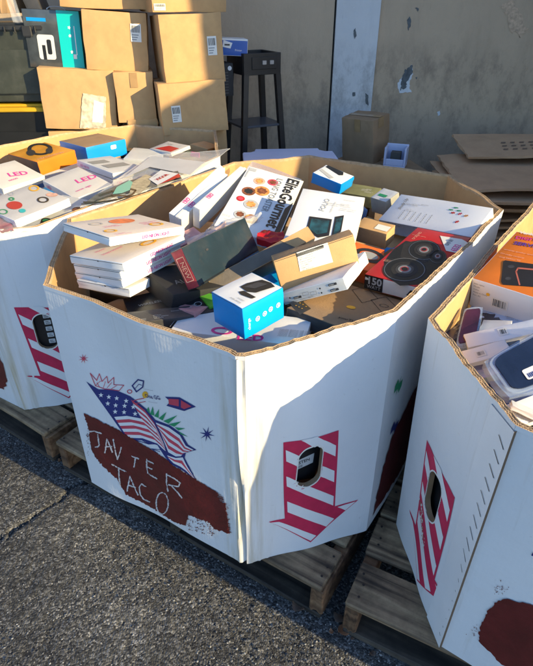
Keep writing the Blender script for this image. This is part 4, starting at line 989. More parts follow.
fo.text('top', 'FOLIO', a[0]/W, a[1]/H, .024, LG, rot=an, bold=.0002); a = fo.px('top', [(331, 213)])[0]; fo.text('top', 'keyboard case', a[0]/W, a[1]/H, .010, LG, rot=an)
busy(fo, 'top', 2, 4, LG, area=(.45, .5, .95, .95), size=.0075)
b7 = Item('blue7', 'retail_box', 'blue and white box with a dark device on its lid at the back rim', 'box', LZ, {'top': WH}, BL)
b7.mark('device_print', 'top', [b7.px('top', [(325.5, 167), (328, 165.5), (343.5, 172.5), (343, 175.5), (339, 175.5)])], BK)
b7.mark('device_print', 'top', [b7.px('top', [(319, 170), (322, 169), (334, 178), (330, 179)])], LG)
sp_ = Item('speaker', 'speaker_box', 'red car speaker box picturing two black loudspeakers', 'box', LZ, {'front': WH, 'left': DK}, RD)
def cone(cx_, cy_, r, sq=.85):
    P = lambda rr: [sp_.px('top', [(cx_+rr*cos(a)*1.0, cy_+rr*sin(a)*sq)])[0] for a in [2*pi*k/28 for k in range(28)]]
    for k, (f, m) in enumerate(((1, BK2), (.93, GR), (.90, BK), (.62, BK2), (.42, DK), (.30, GR), (.20, RDB), (.14, BK))): sp_.mark('speaker_print', 'top', [P(r*f)], m, .0009+.0004*k)
sp_.mark('speaker_print', 'top', [sp_.px('top', [(404, 243), (422, 240), (434, 247), (428, 262), (412, 267), (400, 256)])], BK2, .0008)
sp_.mark('speaker_print', 'top', [sp_.px('top', [(393, 250), (406, 241), (436, 247), (450, 262), (436, 276), (430, 284), (400, 286), (385, 276), (384, 262)])], BK, .0007)
cone(424, 250.5, 16.5, .62); cone(404.5, 270, 22, .56); cone(437.5, 257, 9, .78)
def big(cx_, cy_, rx, ry, an, rings_):
    for k, (f, m) in enumerate(rings_):
        pts = [(cx_+rx*f*cos(a)*cos(an)-ry*f*sin(a)*sin(an), cy_+rx*f*cos(a)*sin(an)+ry*f*sin(a)*cos(an)) for a in [2*pi*j/30 for j in range(30)]]
        sp_.mark('speaker_print', 'top', [sp_.px('top', pts)], m, .0035+.0004*k)
sp_.mark('badge_print', 'top', [sp_.px('top', [(440, 236), (462, 239.5), (468, 243), (460, 254), (446, 251)])], WC, .0008)
W, H = sp_.size('top')
a, b = sp_.px('top', [(449, 247), (460, 240.5)]); an = math.degrees(atan2(b[1]-a[1], b[0]-a[0]))
for tx, p0, p1, sz, m in (('6532', (456, 252), (465, 241), .026, MG), ('6X9 IN', (448, 246), (456, 238), .016, GR)):
    a, b = sp_.px('top', [p0, p1]); sp_.text('top', tx, a[0]/W, a[1]/H, sz, m, rot=math.degrees(atan2(b[1]-a[1], b[0]-a[0])), bold=.0006)
a, b = sp_.px('top', [(414, 240), (424, 231)]); sp_.text('top', 'OF SOUND', a[0]/W, a[1]/H, .013, SH, rot=math.degrees(atan2(b[1]-a[1], b[0]-a[0])))
W, H = sp_.size('front'); sp_.umark('panel_print', 'front', [rect(.0, .02, .32, .98)], BK, .0008); sp_.text('front', '150', .04, .42, .030, LG, bold=.001); sp_.text('front', 'WATT', .05, .12, .014, LG)
sp_.text('front', 'JBL', .72, .25, .03, BK, bold=.001) if False else sp_.umark('panel_print', 'front', [[(.72, .3), (.80, .3), (.86, .7), (.78, .7)], [(.84, .3), (.9, .3), (.9, .7), (.87, .7)]], BK)
busy(sp_, 'top', 8, 2, SH, area=(.05, .1, .3, .9), size=.007)
st = Item('study', 'retail_box', 'large white box with script and small flowers, shaded at its far end', 'box', LZ, {'front': FILM, 'top': WH}, WH)
W, H = st.size('top')
a, b = st.px('top', [(400, 210), (407, 201)]); an = math.degrees(atan2(b[1]-a[1], b[0]-a[0])); st.text('top', 'Study Up', a[0]/W, a[1]/H, .017, GR, rot=an, shear=.4, bold=.0003)
for k in range(6):
    a, b = st.px('top', [(398+k*5.5, 219+k*1.0), (405+k*5.5, 210+k*1.0)]); st.mark('line_print', 'top', [x for j in range(5) for x in stroke([(a[0]+(b[0]-a[0])*(j/5+.03), a[1]+(b[1]-a[1])*(j/5+.03)), (a[0]+(b[0]-a[0])*(j/5+.16), a[1]+(b[1]-a[1])*(j/5+.16))], .002)], GR)
for x, y, m in ((453, 213, RD), (460, 214, FR), (466, 216, FOOD2), (457, 222, RD)):
    P_ = st.px('top', [(x, y)])[0]; st.mark('flower_print', 'top', [star(P_[0], P_[1], .0075, .45, 6, x)], m)
for x, y in ((456, 208), (459, 211), (451, 210)):
    P_ = st.px('top', [(x, y)])[0]; st.mark('leaf_print', 'top', [ell(P_[0], P_[1], .009, .003, 12)], GN)
busy(st, 'top', 12, 5, LG, area=(.1, .35, .6, .95), size=.007)
g9 = Item('grey9', 'retail_box', 'small grey box with a white flap beside the script box', 'box', LZ, {'top': GW}, mat('stone_print', (.33, .33, .30), .5, .1, 80, .1, 20)); g9.umark('label_print', 'top', [rect(.2, .3, .7, .5)], GN)
s12 = Item('small12', 'shipping_box', 'small kraft box with a pale sticker, behind the speaker box', 'box', LZ, {'front': KD, 'top': K}, K); s12.umark('sticker', 'top', [rect(.55, .2, .95, .7)], WC)
o13 = Item('orange13', 'retail_box', 'orange box with a black round picture beside the labelled kraft box', 'box', LZ, {}, mat('deep_orange', (.72, .12, .02), .4, .05, 100, .1, 20))
W, H = o13.size('top'); o13.mark('disc_print', 'top', ringp(W*.62, H*.6, .045, .034, .014), BK); o13.mark('disc_print', 'top', [ell(W*.62, H*.6, .026, .018)], GR)
# contents seen through the hand hole and gap pieces
q = [atz(0, 0, 0)]*4
def box_at(name, label, cat, group, pose, base, mats=None, **k): return Item(label, name, label, cat, group, mats or {}, base, pose=pose, **k)
xx = arrP.surf(hole[0]/arrP.L, hole[1]/arrP.H, 0)+arrP.c
hb = box_at('retail_box', 'black packet with white label seen through the centre arrow hand hole', 'packet', None, [xx.x-.035, xx.y+.055, xx.z, 0, 14, 25, .14, .05, .16], BK)
W, H = hb.size('front'); hb.mark('label', 'front', [[(W*.44, H*.22), (W*.84, H*.36), (W*.80, H*.56), (W*.40, H*.42)]], GW); hb.text('front', 'OSTEN', .45, .34, .014, BK, rot=17, bold=.0003); hb.text('front', 'IIIIIIII', .47, .26, .012, BK, rot=17)
xx = lp.surf(lp.uv(45.6, 331.6)[0]/lp.L, lp.uv(45.6, 331.6)[1]/lp.H, 0)+lp.c
hb = box_at('keypad', 'black keypad with white square keys seen through the left hand hole', 'keypad', None, [xx.x+.0, xx.y+.030, xx.z, 0, 0, 13, .12, .025, .17], BK)
W, H = hb.size('front')
for k in range(5): hb.mark('key', 'front', [rrect(W*.44, H*(.16+.15*k), W*.62, H*(.16+.15*k)+.017, .002)], GW); hb.mark('key_mark', 'front', [rect(W*.47, H*(.16+.15*k)+.004, W*.59, H*(.16+.15*k)+.006), rect(W*.47, H*(.16+.15*k)+.010, W*.56, H*(.16+.15*k)+.012)], BK, .0013)
xx = rp_.surf(c[0]/rp_.L, c[1]/rp_.H, 0)+rp_.c
box_at('retail_box', 'black box seen through the hand hole of the right arrow', 'box', None, [xx.x+.075, xx.y+.02, xx.z, 0, 0, 8, .10, .20, .24], BK)
# lower layers
NB0 = mat('navy_carton', (.012, .02, .07), .3)
LC = [(-1.5, 1.9), (-.925, 1.535), (-.655, 1.585), (-.2, 2.5), (-.275, 3.04), (-.75, 3.2), (-1.08, 2.97), (-1.66, 2.2)]
RC = [(.36, 1.023), (.415, .677), (.95, .283), (1.35, .5), (1.78, 1.15), (1.7, 1.62), (1.3, 1.98), (.985, 1.9)]
def inside(poly, x, y): return min(((b[0]-a[0])*(y-a[1])-(b[1]-a[1])*(x-a[0]))/hypot(b[0]-a[0], b[1]-a[1]) for a, b in zip(poly, poly[1:]+poly[:1]))
def fill(poly, cen, n, zt, seed, group, whre, av=None):
    rng = random.Random(seed); kinds = [(K, 'plain kraft box'), (WH, 'plain white box'), (BK, 'plain black box'), (KD, 'dull brown box'), (GW, 'pale grey box'), (BL, 'deep blue box')] if whre != 'right' else [(BK, 'plain black box'), (NB0, 'navy box'), (BK, 'plain black box'), (NB0, 'navy box'), (GW, 'pale grey box'), (BL, 'deep blue box')]
    for i, (x, y) in enumerate(poly):
        m, nm = kinds[(i*5+seed) % len(kinds)] if rng.random() < .5 else kinds[rng.choice((0, 3, 2))]
        z = zt+rng.uniform(-.05, .0); rz = rng.uniform(0, 90); w_, d_ = rng.uniform(.24, .32), rng.uniform(.20, .26); e1, e2 = rng.uniform(-7, 7), rng.uniform(-7, 7)
        cs = [(Euler((radians(e1), radians(e2), radians(rz))).to_matrix() @ Vector((sx*w_/2, sy*d_/2, sz*.06))) for sx in (-1, 1) for sy in (-1, 1) for sz in (-1, 1)]
        for _ in range(60):
            if min(inside(cen, x+c.x, y+c.y) for c in cs) > .02: break
            gx, gy = sum(p[0] for p in cen)/len(cen), sum(p[1] for p in cen)/len(cen); x += (gx-x)*.06; y += (gy-y)*.06
        near = {'centre': (('neon5', 'neon stack'), ('w3', 'edge-on white boxes'), ('elite', 'toaster box'), ('folio', 'folio box'), ('speaker', 'speaker box'), ('brown', 'dark brown flat box'), ('blue', 'bright blue box'), ('blue7', 'rear blue box'), ('study', 'white script box'), ('label', 'labelled kraft box')),
                'left': (('l_pink', 'left pink lettered box'), ('l_round', 'ringed white box'), ('l_orange', 'headphone box'), ('l_blue', 'blue kraft lidded box'), ('l_led', 'large lettered box'), ('l_two', 'two stacked white boxes'), ('l_redwhite', 'orange red topped box'), ('l_shade', 'pale round picture box'), ('l_green', 'dark green box')),
                'right': (('r_orange', 'orange radio box'), ('r_white1', 'barcode carton'), ('r_blister2', 'upright blister pack'), ('r_tip', 'white card corner'))}[whre]
        nn_ = min(near, key=lambda t_: (FIT[t_[0]][0]-x)**2+(FIT[t_[0]][1]-y)**2)[1]
        box_at('retail_box', f'{nm} buried low in the {whre} heap beneath the {nn_}', 'box', group, [x, y, z-.06, e1, e2, rz, w_, d_, .12], m)
fill([(-.40, 1.25), (-.1, 1.12), (.15, 1.15), (-.38, 1.52), (-.08, 1.45), (.2, 1.45), (.45, 1.50), (-.2, 1.82), (.08, 1.8), (.36, 1.8), (.60, 1.78), (.0, 2.12), (.28, 2.15), (.55, 2.02), (-.0, 1.3)], [c[:2] for c in cc], 9, .735, 3, 'boxes buried low in the centre bin', 'centre')
fill([(-.85, 1.75), (-1.1, 1.8), (-.6, 1.95), (-.9, 2.05), (-1.25, 2.1), (-.6, 2.3), (-.9, 2.35), (-1.2, 2.4), (-.45, 2.6), (-.75, 2.7), (-1.0, 2.75), (-.45, 2.9), (-.7, 2.95)], LC, 9, .745, 5, 'boxes buried low in the left bin', 'left')
fill([(.62, .80), (.58, 1.02), (.85, .70), (.9, .95), (.75, 1.2), (1.15, .75), (1.2, 1.1), (1.0, 1.4), (1.3, 1.5), (1.05, 1.7)], RC, 9, .70, 8, 'boxes buried low in the right bin', 'right')

# ------------------------------------------------------------- goods in the left bin
LL = 'loose boxes heaped in the left bin'
busy(it, 'top', 5, 3) if False else None
it = Item('l_pink', 'retail_box', 'white box with pink lettering at the left edge of the left bin', 'box', LL, {'top': LIDG}, WC); it.text('top', 'LED', .42, .38, .045, MG, bold=.0008, rot=-18); it.text('top', 'neon', .3, .2, .02, MG)
it = Item('l_round', 'retail_box', 'white box with red, green and yellow rings in the left bin', 'box', LL, {'top': LIDG}, WH)
W, H = it.size('top')
for x, y, rx, ry, m, tk in ((34, 188.5, 5.5, 3, YE, .35), (43, 200, 6, 3, BK, .35), (14.5, 205.5, 8, 4, RD, 1), (11.5, 199.2, 3.2, 1.8, GN, .6), (22.5, 211, 3.4, 2, TE, 1), (3, 212, 5, 2.6, GN, .3), (52, 195, 6, 2, SH, 1), (11, 194, 3, 1.8, LG, .3)):
    n_ = 24
    for k in range(n_):
        if tk == 1:
            if k == 0: it.mark('ring_print', 'top', [it.px('top', [(x+rx*cos(2*pi*j/n_), y+ry*sin(2*pi*j/n_)) for j in range(n_)])], m)
    if tk < 1:
        it.mark('ring_print', 'top', [it.px('top', [(x+rx*f*cos(2*pi*j/n_), y+ry*f*sin(2*pi*j/n_)) for f, j in ((1, k), (1, k+1), (1-tk, k+1), (1-tk, k))]) for k in range(n_)], m)
it = Item('l_orange', 'headphone_box', 'orange box with black headphones pictured on its amber lid', 'box', LL, {'top': OY, 'left': DK}, OR)
n_ = 30; P = lambda f, cx_=40, cy_=150, rx=12.5, ry=5.4, a0=-.08: [(cx_+rx*f*cos(2*pi*j/n_), cy_+ry*f*sin(2*pi*j/n_)-(1.2 if 2*pi*j/n_ > pi else 0)) for j in range(n_+1)]
o1, o2 = P(1), P(.68); it.mark('headphone_print', 'top', [it.px('top', [o1[k], o1[k+1], o2[k+1], o2[k]]) for k in range(n_)], BK)
it.mark('headphone_print', 'top', [it.px('top', ell(31, 153, 4.5, 3)), it.px('top', ell(49.5, 151, 3.5, 3))], BK2, .0012)
W, H = it.size('top'); a, b = it.px('top', [(38, 160), (74, 150)]); it.text('top', 'HEADPHONES', a[0]/W, a[1]/H, .020, SH, rot=math.degrees(atan2(b[1]-a[1], b[0]-a[0])), bold=.0003)
it = Item('l_blue', 'retail_box', 'bright blue box with dusty kraft lid behind the orange box', 'box', LL, {'top': KD}, BL); W, H = it.size('front'); it.mark('tag_print', 'front', [rrect(W*.60, H*.55, W*.74, H*.8, .005)], WH); it.text('front', 'BT4', .62, .6, .012, GR)
it = Item('l_led', 'retail_box', 'flat white box with large pink lettering in the middle of the left bin', 'box', LL, {'top': LIDG}, WH); it.text('top', 'LED', .46, .45, .05, MG, bold=.0006, rot=-10); it.text('top', 'neon sign', .2, .2, .018, MG); it.text('left', 'LED', .1, .15, .018, MG, bold=.0002)
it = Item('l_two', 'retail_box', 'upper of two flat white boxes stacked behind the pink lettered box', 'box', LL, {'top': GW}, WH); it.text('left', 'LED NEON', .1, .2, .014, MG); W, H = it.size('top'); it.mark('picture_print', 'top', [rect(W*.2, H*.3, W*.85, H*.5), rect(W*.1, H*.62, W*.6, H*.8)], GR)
it = Item('l_two2', 'retail_box', 'lower of two flat white boxes stacked behind the pink lettered box', 'box', LL, {}, WH); it.text('left', 'LED NEON', .1, .2, .014, MG); it.text('front', 'LED', .1, .2, .014, MG)
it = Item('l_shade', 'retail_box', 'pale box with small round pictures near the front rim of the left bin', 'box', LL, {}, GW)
for x, y, m in ((78, 210, FOOD1), (92, 206, TE), (46, 221, BK2), (96, 212, FR)):
    it.mark('ring_print', 'top', [it.px('top', ell(x, y, 6, 2.8))], m)
it.mark('ring_print', 'top', [it.px('top', ell(46, 221, 3.5, 1.5))], GN, .0013)
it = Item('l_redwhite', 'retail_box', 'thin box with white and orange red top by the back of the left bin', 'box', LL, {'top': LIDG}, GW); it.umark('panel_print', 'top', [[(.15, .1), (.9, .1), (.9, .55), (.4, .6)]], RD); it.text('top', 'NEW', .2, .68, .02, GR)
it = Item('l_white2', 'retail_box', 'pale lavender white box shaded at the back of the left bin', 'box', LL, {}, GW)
FIT['l_green'][0] -= .04; it = Item('l_green', 'retail_box', 'dark green box in the shaded back corner of the left bin', 'box', LL, {}, mat('dull_green', (.10, .14, .10), .5, .1, 80, .1, 20))
q = [atz(190, 156, .83), atz(199, 158, .83), atz(199, 153, .85), atz(191, 152, .85)]
slab('magenta_tag', 'small magenta card tag at the back of the left bin', 'tag', q, .004, MG)
it = box_at('retail_box', 'wide white box lying shaded in front of the magenta tag', 'box', LL, [-.42, 2.42, .80, -3, 4, 55, .26, .20, .03], WC)
# shrink-wrapped pack lying across the rim between the bins
zz = .872
q = [atz(80, 207, .852), atz(184, 180, .862), atz(230, 149, .860), atz(150, 155, .860)]
o, fn = slab('wrapped_pack', 'shrink wrapped blister pack with red and white header lying across the rim', 'blister pack', q, .003, FILM, LL, sub=20, wav=.0014)
def onpk(name, polys, m, off):
    # photograph points -> parameters on the pack
    a, b, c, d = [Vector(p) for p in q]
    nrm = (b-a).cross(d-a).normalized(); cen = (a+b+c+d)/4
    def cv(x, y): dd = ray(x, y); t = (a-EYE).dot(nrm)/dd.dot(nrm); return EYE+dd*t-cen+nrm*off
    V = []; F = []
    for p in polys: k = len(V); V += [tuple(cv(*s_)) for s_ in p]; F.append(tuple(range(k, k+len(p))))
    me = bpy.data.meshes.new(name); me.from_pydata(V, [], F); me.materials.append(m); return link(name, me, o)
onpk('backing_card', [[(122, 180), (150, 168), (190, 176), (205, 163), (152, 157)]], GW, .0042)
onpk('dark_insert', [[(84, 205), (150, 188), (182, 180), (178, 172), (128, 182), (96, 196)]], mat('smoky_insert', (.12, .13, .13), .4, .2, 60, .5, 30), .0046)
onpk('black_cable', stroke([(84, 204), (100, 204), (120, 201), (133, 196), (136, 192), (128, 190), (112, 193), (100, 197)], 1.6)+stroke([(98, 202), (112, 197), (130, 198)], 1.4)+stroke([(82, 206), (110, 203), (140, 196)], 1.2), BK, .0062)
onpk('teal_bottle', [[(113, 196), (117, 189), (130, 182), (133, 184), (130, 192), (122, 195)]], mat('mint_plastic', (.16, .55, .44), .3), .0066)
onpk('kraft_insert', [[(132, 184), (146, 176), (152, 178), (150, 186), (140, 196), (130, 194)]], mat('straw_card', (.50, .42, .27), .5, 0, 50, .3, 60), .0058)
onpk('header_card', [[(149, 181), (161, 172), (181, 176), (158, 187)]], WH, .0072); onpk('header_card', [[(158, 187), (162, 185), (179, 175.5), (181, 179)]], RD, .0078)
def tpk(txt, p0, p1, size, m, off=.0084, bold=.0006):
    a, b, c, d = [Vector(p) for p in q]; nrm = (b-a).cross(d-a).normalized(); cen = (a+b+c+d)/4
    cv = lambda x, y: (lambda dd: EYE+dd*((a-EYE).dot(nrm)/dd.dot(nrm)))(ray(x, y))
    A0, A1 = cv(*p0), cv(*p1); ux = (A1-A0).normalized(); vx = nrm.cross(ux); me = textmesh(txt, size, m, bold); M = Matrix((ux, vx, nrm)).transposed().to_4x4(); M.translation = A0-cen+nrm*off
    ob = link('lettering', me, o); ob.matrix_local = M
tpk('XIGOR', (158.5, 182.5), (172, 175.5), .026, RD); tpk('* * * * *', (155, 179.5), (165, 173.5), .012, GR, bold=.0002)

# ------------------------------------------------------------- goods in the right bin
RR = 'loose goods heaped in the right bin'
it = Item('r_orange', 'radio_box', 'large orange box with a black radio pictured and barcode on its side', 'box', RR, {'top': OR, 'left': OR}, WH)
W, H = it.size('top')
it.mark('device_print', 'top', [it.px('top', [(503, 262), (505, 260.5), (560, 268), (556, 289), (503, 285), (501, 282)])], BK)
it.mark('device_print', 'top', [it.px('top', p) for p in stroke([(519.5, 285), (516, 272), (518, 268.5), (545, 271)], 1.5)], mat('salmon_trim', (.55, .14, .09), .4), .0013)
it.mark('device_print', 'top', [it.px('top', ell(511, 267, 3.5, 1.6))], DK, .0013); it.mark('device_print', 'top', [it.px('top', ell(508, 279, 3, 1.6))], DK, .0013)
def pt(tx, p0, p1, sz, m, bold=0, shear=0):
    a, b = it.px('top', [p0, p1]); it.text('top', tx, a[0]/W, a[1]/H, sz, m, rot=math.degrees(atan2(b[1]-a[1], b[0]-a[0])), bold=bold, shear=shear)
pt('Vankyo', (519, 233.5), (533, 236), .018, WC, .0004); pt('DIGITAL', (515, 239), (533, 241.5), .020, MG, .0005); pt('SERVICE', (513, 244.5), (533, 248), .022, mat('violet_ink', (.10, .04, .30), .5), .0007)
pt('wireless speaker system', (503.5, 250), (533, 256), .0085, SH); pt('FM radio receiver', (500, 254), (533, 261), .0085, SH); pt('long battery life', (499, 257.5), (533, 264), .0085, SH)
W, H = it.size('front'); barcode(it, 'front', .28, .30, .034, .022)
for k in range(5): it.text('front', ['Item name', 'Model', 'Color', 'Made in China', 'Rev. A2'][k], .03, .84-.10*k, .0065, GR)
it.mark('seal_print', 'front', [ell(W*.21, H*.62, .005, .005, 12)], YE)
it = Item('r_white1', 'retail_box', 'thin white carton with a barcode lying on top in the right bin', 'box', RR, {}, WH); barcode(it, 'top', .42, .40, .012, .014)
it = Item('r_white2', 'retail_box', 'shorter white carton below the barcode carton in the right bin', 'box', RR, {}, WH); barcode(it, 'top', .30, .35, .014, .012)
it = Item('r_card', 'retail_box', 'blank white card under the orange box in the right bin', 'card', RR, {}, WH, r=.0008)
it = Item('r_tip', 'retail_box', 'white card corner at the front rim of the right bin', 'card', RR, {}, WH)
def blister(label, q, th, tag):
    o, fn = slab('blister_pack', label, 'blister pack', q, th, BLIS, RR, rnd=.22, sub=14)
    a, b, c, d = [Vector(p) for p in q]; n = (b-a).cross(d-a).normalized(); cen = o.location
    def plate(name, s0, s1, m, off, rr_=.0, hh=.004):
        P = [(x, y) for x, y in rrect(s0, s0, s1, s1, .14)]; V = []
        for x, y in P: V.append(tuple(a.lerp(b, x).lerp(d.lerp(c, x), y)-cen+n*off))
        for x, y in P: V.append(tuple(a.lerp(b, x).lerp(d.lerp(c, x), y)-cen+n*(off-hh)))
        k = len(P); me = bpy.data.meshes.new(name); me.from_pydata(V, [], [tuple(range(k)), tuple(range(2*k-1, k-1, -1))]+[(i+k, (i+1) % k+k, (i+1) % k, i) for i in range(k)]); me.materials.append(m); return link(name, me, o)
    plate('raised_rim', .05, .95, SILV if False else BLIS, .004); plate('product_card', .10, .90, tag, .0065)
    return o, (lambda u, v, off=.0075: a.lerp(b, u).lerp(d.lerp(c, u), v)-cen+n*off)
NB = mat('navy_gloss', (.012, .02, .05), .12, .1, 40, .3, 14, .7)
q2 = [atz(508, 400, .775), atz(590, 372, .80), atz(552, 322, .825), atz(481, 362, .80)]
o, f = blister('big clear blister pack with a dark navy insert in the right bin', q2, .02, NB)
decal('white_tag', [rrect(.30, .20, .52, .42, .03)], lambda u, v: f(u, v, .008), WH, o); decal('barcode', [rect(.33+.02*k, .23, .34+.02*k, .32) for k in range(8)], lambda u, v: f(u, v, .0086), NV, o)
q3 = [atz(454, 350, .745), atz(476, 346, .755), atz(484, 306, .79), atz(464, 308, .78)]
blister('upright rounded blister pack with dark purple insert against the bin wall', q3, .025, mat('plum_gloss', (.06, .012, .04), .2, 0, 40, .4, 20, .6))
q3 = [atz(474, 346, .735), atz(520, 352, .735), atz(520, 318, .75), atz(478, 312, .75)]
slab('dark_packet', 'dark blue packet under the thin white cartons', 'packet', q3, .02, NB, RR, wav=.003, sub=10)
q3 = [atz(500, 405, .745), atz(560, 425, .75), atz(560, 385, .76), atz(490, 380, .75)]
slab('blue_packet', 'royal blue packet under the big blister pack', 'packet', q3, .02, mat('royal_blue', (.01, .04, .30), .3, .1, 40, .1, 20), RR, wav=.003, sub=10)
q3 = [atz(462, 372, .73), atz(500, 380, .735), atz(500, 360, .745), atz(466, 352, .745)]
slab('grey_packet', 'pale grey blister edge under the white carton', 'packet', q3, .02, BLIS, RR, wav=.002, sub=10)

# ------------------------------------------------------------- boxes stacked behind
BG = 'brown shipping boxes stacked behind the left bin'
def ship(key, label, pose=None, lab=None, tape=None, base=K, **k):
    it = Item(key, 'shipping_box', label, 'box', BG, {}, base, pose=pose, r=.004, dent=.003, **k); W, H = it.size('front')
    it.mark('box_flap_seam', 'top', [rect(.002, it.D.y/2-.0012, W-.002, it.D.y/2+.0012)], SLOT, .003)
    it.mark('packing_tape', 'top', [rect(.0, it.D.y/2-.024, W, it.D.y/2+.024)], TAPE, .0025)
    if tape: it.mark('packing_tape', 'front', [rect(W*tape-.02, H*.70, W*tape+.02, H-.003)], TAPE, .002)
    if lab:
        u, v, w_, h_ = lab; it.mark('shipping_label', 'front', [rect(u*W, v*H, u*W+w_, v*H+h_)], WC, .0022)
        rr_ = random.Random(len(label)); x = 0; P = []
        while x < w_*.8: t = rr_.choice((.002, .003)); P.append(rect(u*W+w_*.1+x, v*H+h_*.52, u*W+w_*.1+x+t, v*H+h_*.9)); x += t+rr_.choice((.002, .003))
        it.mark('barcode', 'front', P, BK2, .0028); it.mark('line_print', 'front', [rect(u*W+w_*.1, v*H+h_*(.1+.13*k), u*W+w_*(.55+.1*(k % 3)), v*H+h_*(.15+.13*k)) for k in range(3)], GR, .0028)
    return it
a = ship('bgA', 'wide kraft box with a torn plastic pouch, lowest on the left of the stack')
q4 = a.px('front', [(80, 128), (106, 129), (106, 97), (83, 93)]); a.mark('document_pouch', 'front', [ragged(q4, .0016, .012)], mat('crinkled_pouch', (.62, .56, .42), .25, 1.0, 35, .35, 40), .0035)
q4 = a.px('front', [(92, 122), (103, 123), (104, 103), (94, 100)]); a.mark('document_pouch', 'front', [ragged(q4, .001, .012)], WC, .0050)
ship('bgB', 'small kraft box beside the teal box column, second from the right', tape=.5)
ship('bgC', 'kraft box with an address label beside the teal box', lab=(.74, .52, .055, .085))
ship('bgD', 'kraft box resting on top of the labelled box beside the teal box', pose=[-.84, 3.42, 1.50, 0, 2, 14, .52, .3, .20])
ship('bgE', 'large kraft box with a label, in the right column above the lowest box', lab=(.74, .40, .05, .09))
ship('bgG', 'kraft box with a slanted label at the bottom of the right column', lab=(.16, .25, .05, .085))
ship('bgTop', 'topmost kraft box of the right column with its top out of frame', pose=[-.46, 3.40, 1.49, 0, 0, 24, .40, .3, .21], lab=(.02, .04, .06, .03))
ship('bgThin', 'thin flat box under the small kraft box in the stack')
for nm, ps in (('base kraft box hidden low under the left column', [-1.08, 3.38, .60, 0, 0, 14, .42, .3, .40]), ('base kraft box hidden low under the middle column', [-.78, 3.36, .60, 0, 0, 30, .30, .28, .38]), ('base kraft box hidden low under the right column', [-.47, 3.34, .585, 0, 0, 25, .38, .3, .42])): ship(nm, nm, pose=ps)
te = Item('teal', 'dashcam_box', 'teal box with a clear dark window showing a grey clip', 'box', None, {'right': TE, 'front': mat('dark_window', (.05, .06, .07), .12, .1, 30, .4, 12, .8)}, BK, pose=[-1.155, 3.34, 1.258, 0, 3, 10, .285, .16, .275])
te.mats = 0
W, H = te.size('front'); te.mark('teal_panel', 'front', [rect(W*.60, 0, W, H)], TE, .001)
te.mark('window_frame', 'front', [rect(W*.06, H*.80, W*.40, H*.86)], BL, .0014)
te.mark('clip_print', 'front', [rrect(W*.20, H*.15, W*.50, H*.58, .012)], GW, .0012); te.mark('clip_print', 'front', [rrect(W*.36, H*.24, W*.44, H*.50, .008), rect(W*.27, H*.15, W*.33, H*.40)], BK, .0016)
for k, (v) in enumerate((.72, .58, .30)): te.mark('icon_print', 'front', [star(W*.80, H*v, .009, .5, 5+k, k)], WH, .0016); 
te.mark('icon_print', 'front', [rect(W*.82, H*.18, W*.88, H*.26), rect(W*.88, H*.25, W*.895, H*.75)], WH, .0016)
hd = MB(); n_ = 14
for i in range(n_):
    a0, a1 = pi*i/n_, pi*(i+1)/n_
    for (y0, y1) in ((-.012, .0),):
        p = lambda aa, rr_, yy: (.02+cos(aa)*rr_, yy, te.D.z+sin(aa)*rr_*.35)
        hd.quad([p(a0, .05, y0), p(a1, .05, y0), p(a1, .05, y1), p(a0, .05, y1)]); hd.quad([p(a0, .044, y1), p(a1, .044, y1), p(a1, .044, y0), p(a0, .044, y0)]); hd.quad([p(a0, .044, y0), p(a1, .044, y0), p(a1, .05, y0), p(a0, .05, y0)])
hd.obj('carry_handle', GW, te.root)

# totes at the left edge
def rbox(name, D, m, parent, r=.02, taper=0., z0=0, seg=3):
    bm = bmesh.new(); bmesh.ops.create_cube(bm, size=1)
    for v in bm.verts:
        k = 1-taper*(.5-v.co.z); v.co = Vector((v.co.x*D[0]*k, v.co.y*D[1]*k, (v.co.z+.5)*D[2]+z0))
    bmesh.ops.bevel(bm, geom=[e for e in bm.edges if abs((e.verts[0].co-e.verts[1].co).z) > D[2]*.5], offset=r, segments=seg, affect='EDGES')
    bmesh.ops.bevel(bm, geom=[e for e in bm.edges if len(e.link_faces) == 2 and e.link_faces[0].normal.angle(e.link_faces[1].normal) > 1.2], offset=min(.004, D[2]*.2), segments=2, affect='EDGES')
    me = bpy.data.meshes.new(name); bm.to_mesh(me); bm.free(); me.materials.append(m); smooth(me, 35); return link(name, me, parent)
TOT = mat('dark_tote_plastic', (.045, .05, .04), .38, .15, 40, .25, 8, .5, dirt=.4, dcol=(.12, .115, .10)); TB = mat('black_tote_plastic', (.015, .015, .015), .35, .2, 30, .2, 10); TY = mat('yellow_lid_plastic', (.62, .36, .015), .35, .1, 40, .15, 12)
def tote(loc, rz, W_, D_, H_, body, lid, label, grp=None):
    r = empty('storage_tote', loc, (0, 0, radians(rz))); props(r, label, 'storage tote', 'storage totes stacked at the left edge')
    rbox('tote_body', (W_, D_, H_), body, r, .03, .08)
    l = rbox('tote_lid', (W_+.03, D_+.03, .022), lid, r, .03, 0, H_); 
    rbox('lid_ridge', (W_-.06, D_-.06, .012), lid, r, .03, 0, H_+.022)
    for k in range(9 if lid is not TY else 0):
        m_ = rbox('lid_rib', (.006, .012, .034), lid, r, .002, 0, H_-.014, 1); m_.location = (-W_/2+.05+k*(W_-.1)/8, -D_/2-.018, 0)
    rbox('body_rib', (W_*.86, .01, H_*.62), body, r, .004, 0, H_*.12, 1).location = (0, -D_/2+.000, 0)
    for sx in ((-1, 1) if lid is not TY else ()): rbox('latch', (.05, .014, .05), lid, r, .004, 0, H_-.03, 1).location = (sx*W_*.32, -D_/2-.02, 0)
    return r
tl = aty_ = lambda u, v, y: EYE+ray(u, v)*(y/ray(u, v).y)
p = tl(48, 112, 3.12); ytop = p.z+.018
tote((p.x-.30, 3.42, p.z-.43), 4, .60, .42, .415, TB, TY, 'black storage tote with a bright yellow lid at the left edge')
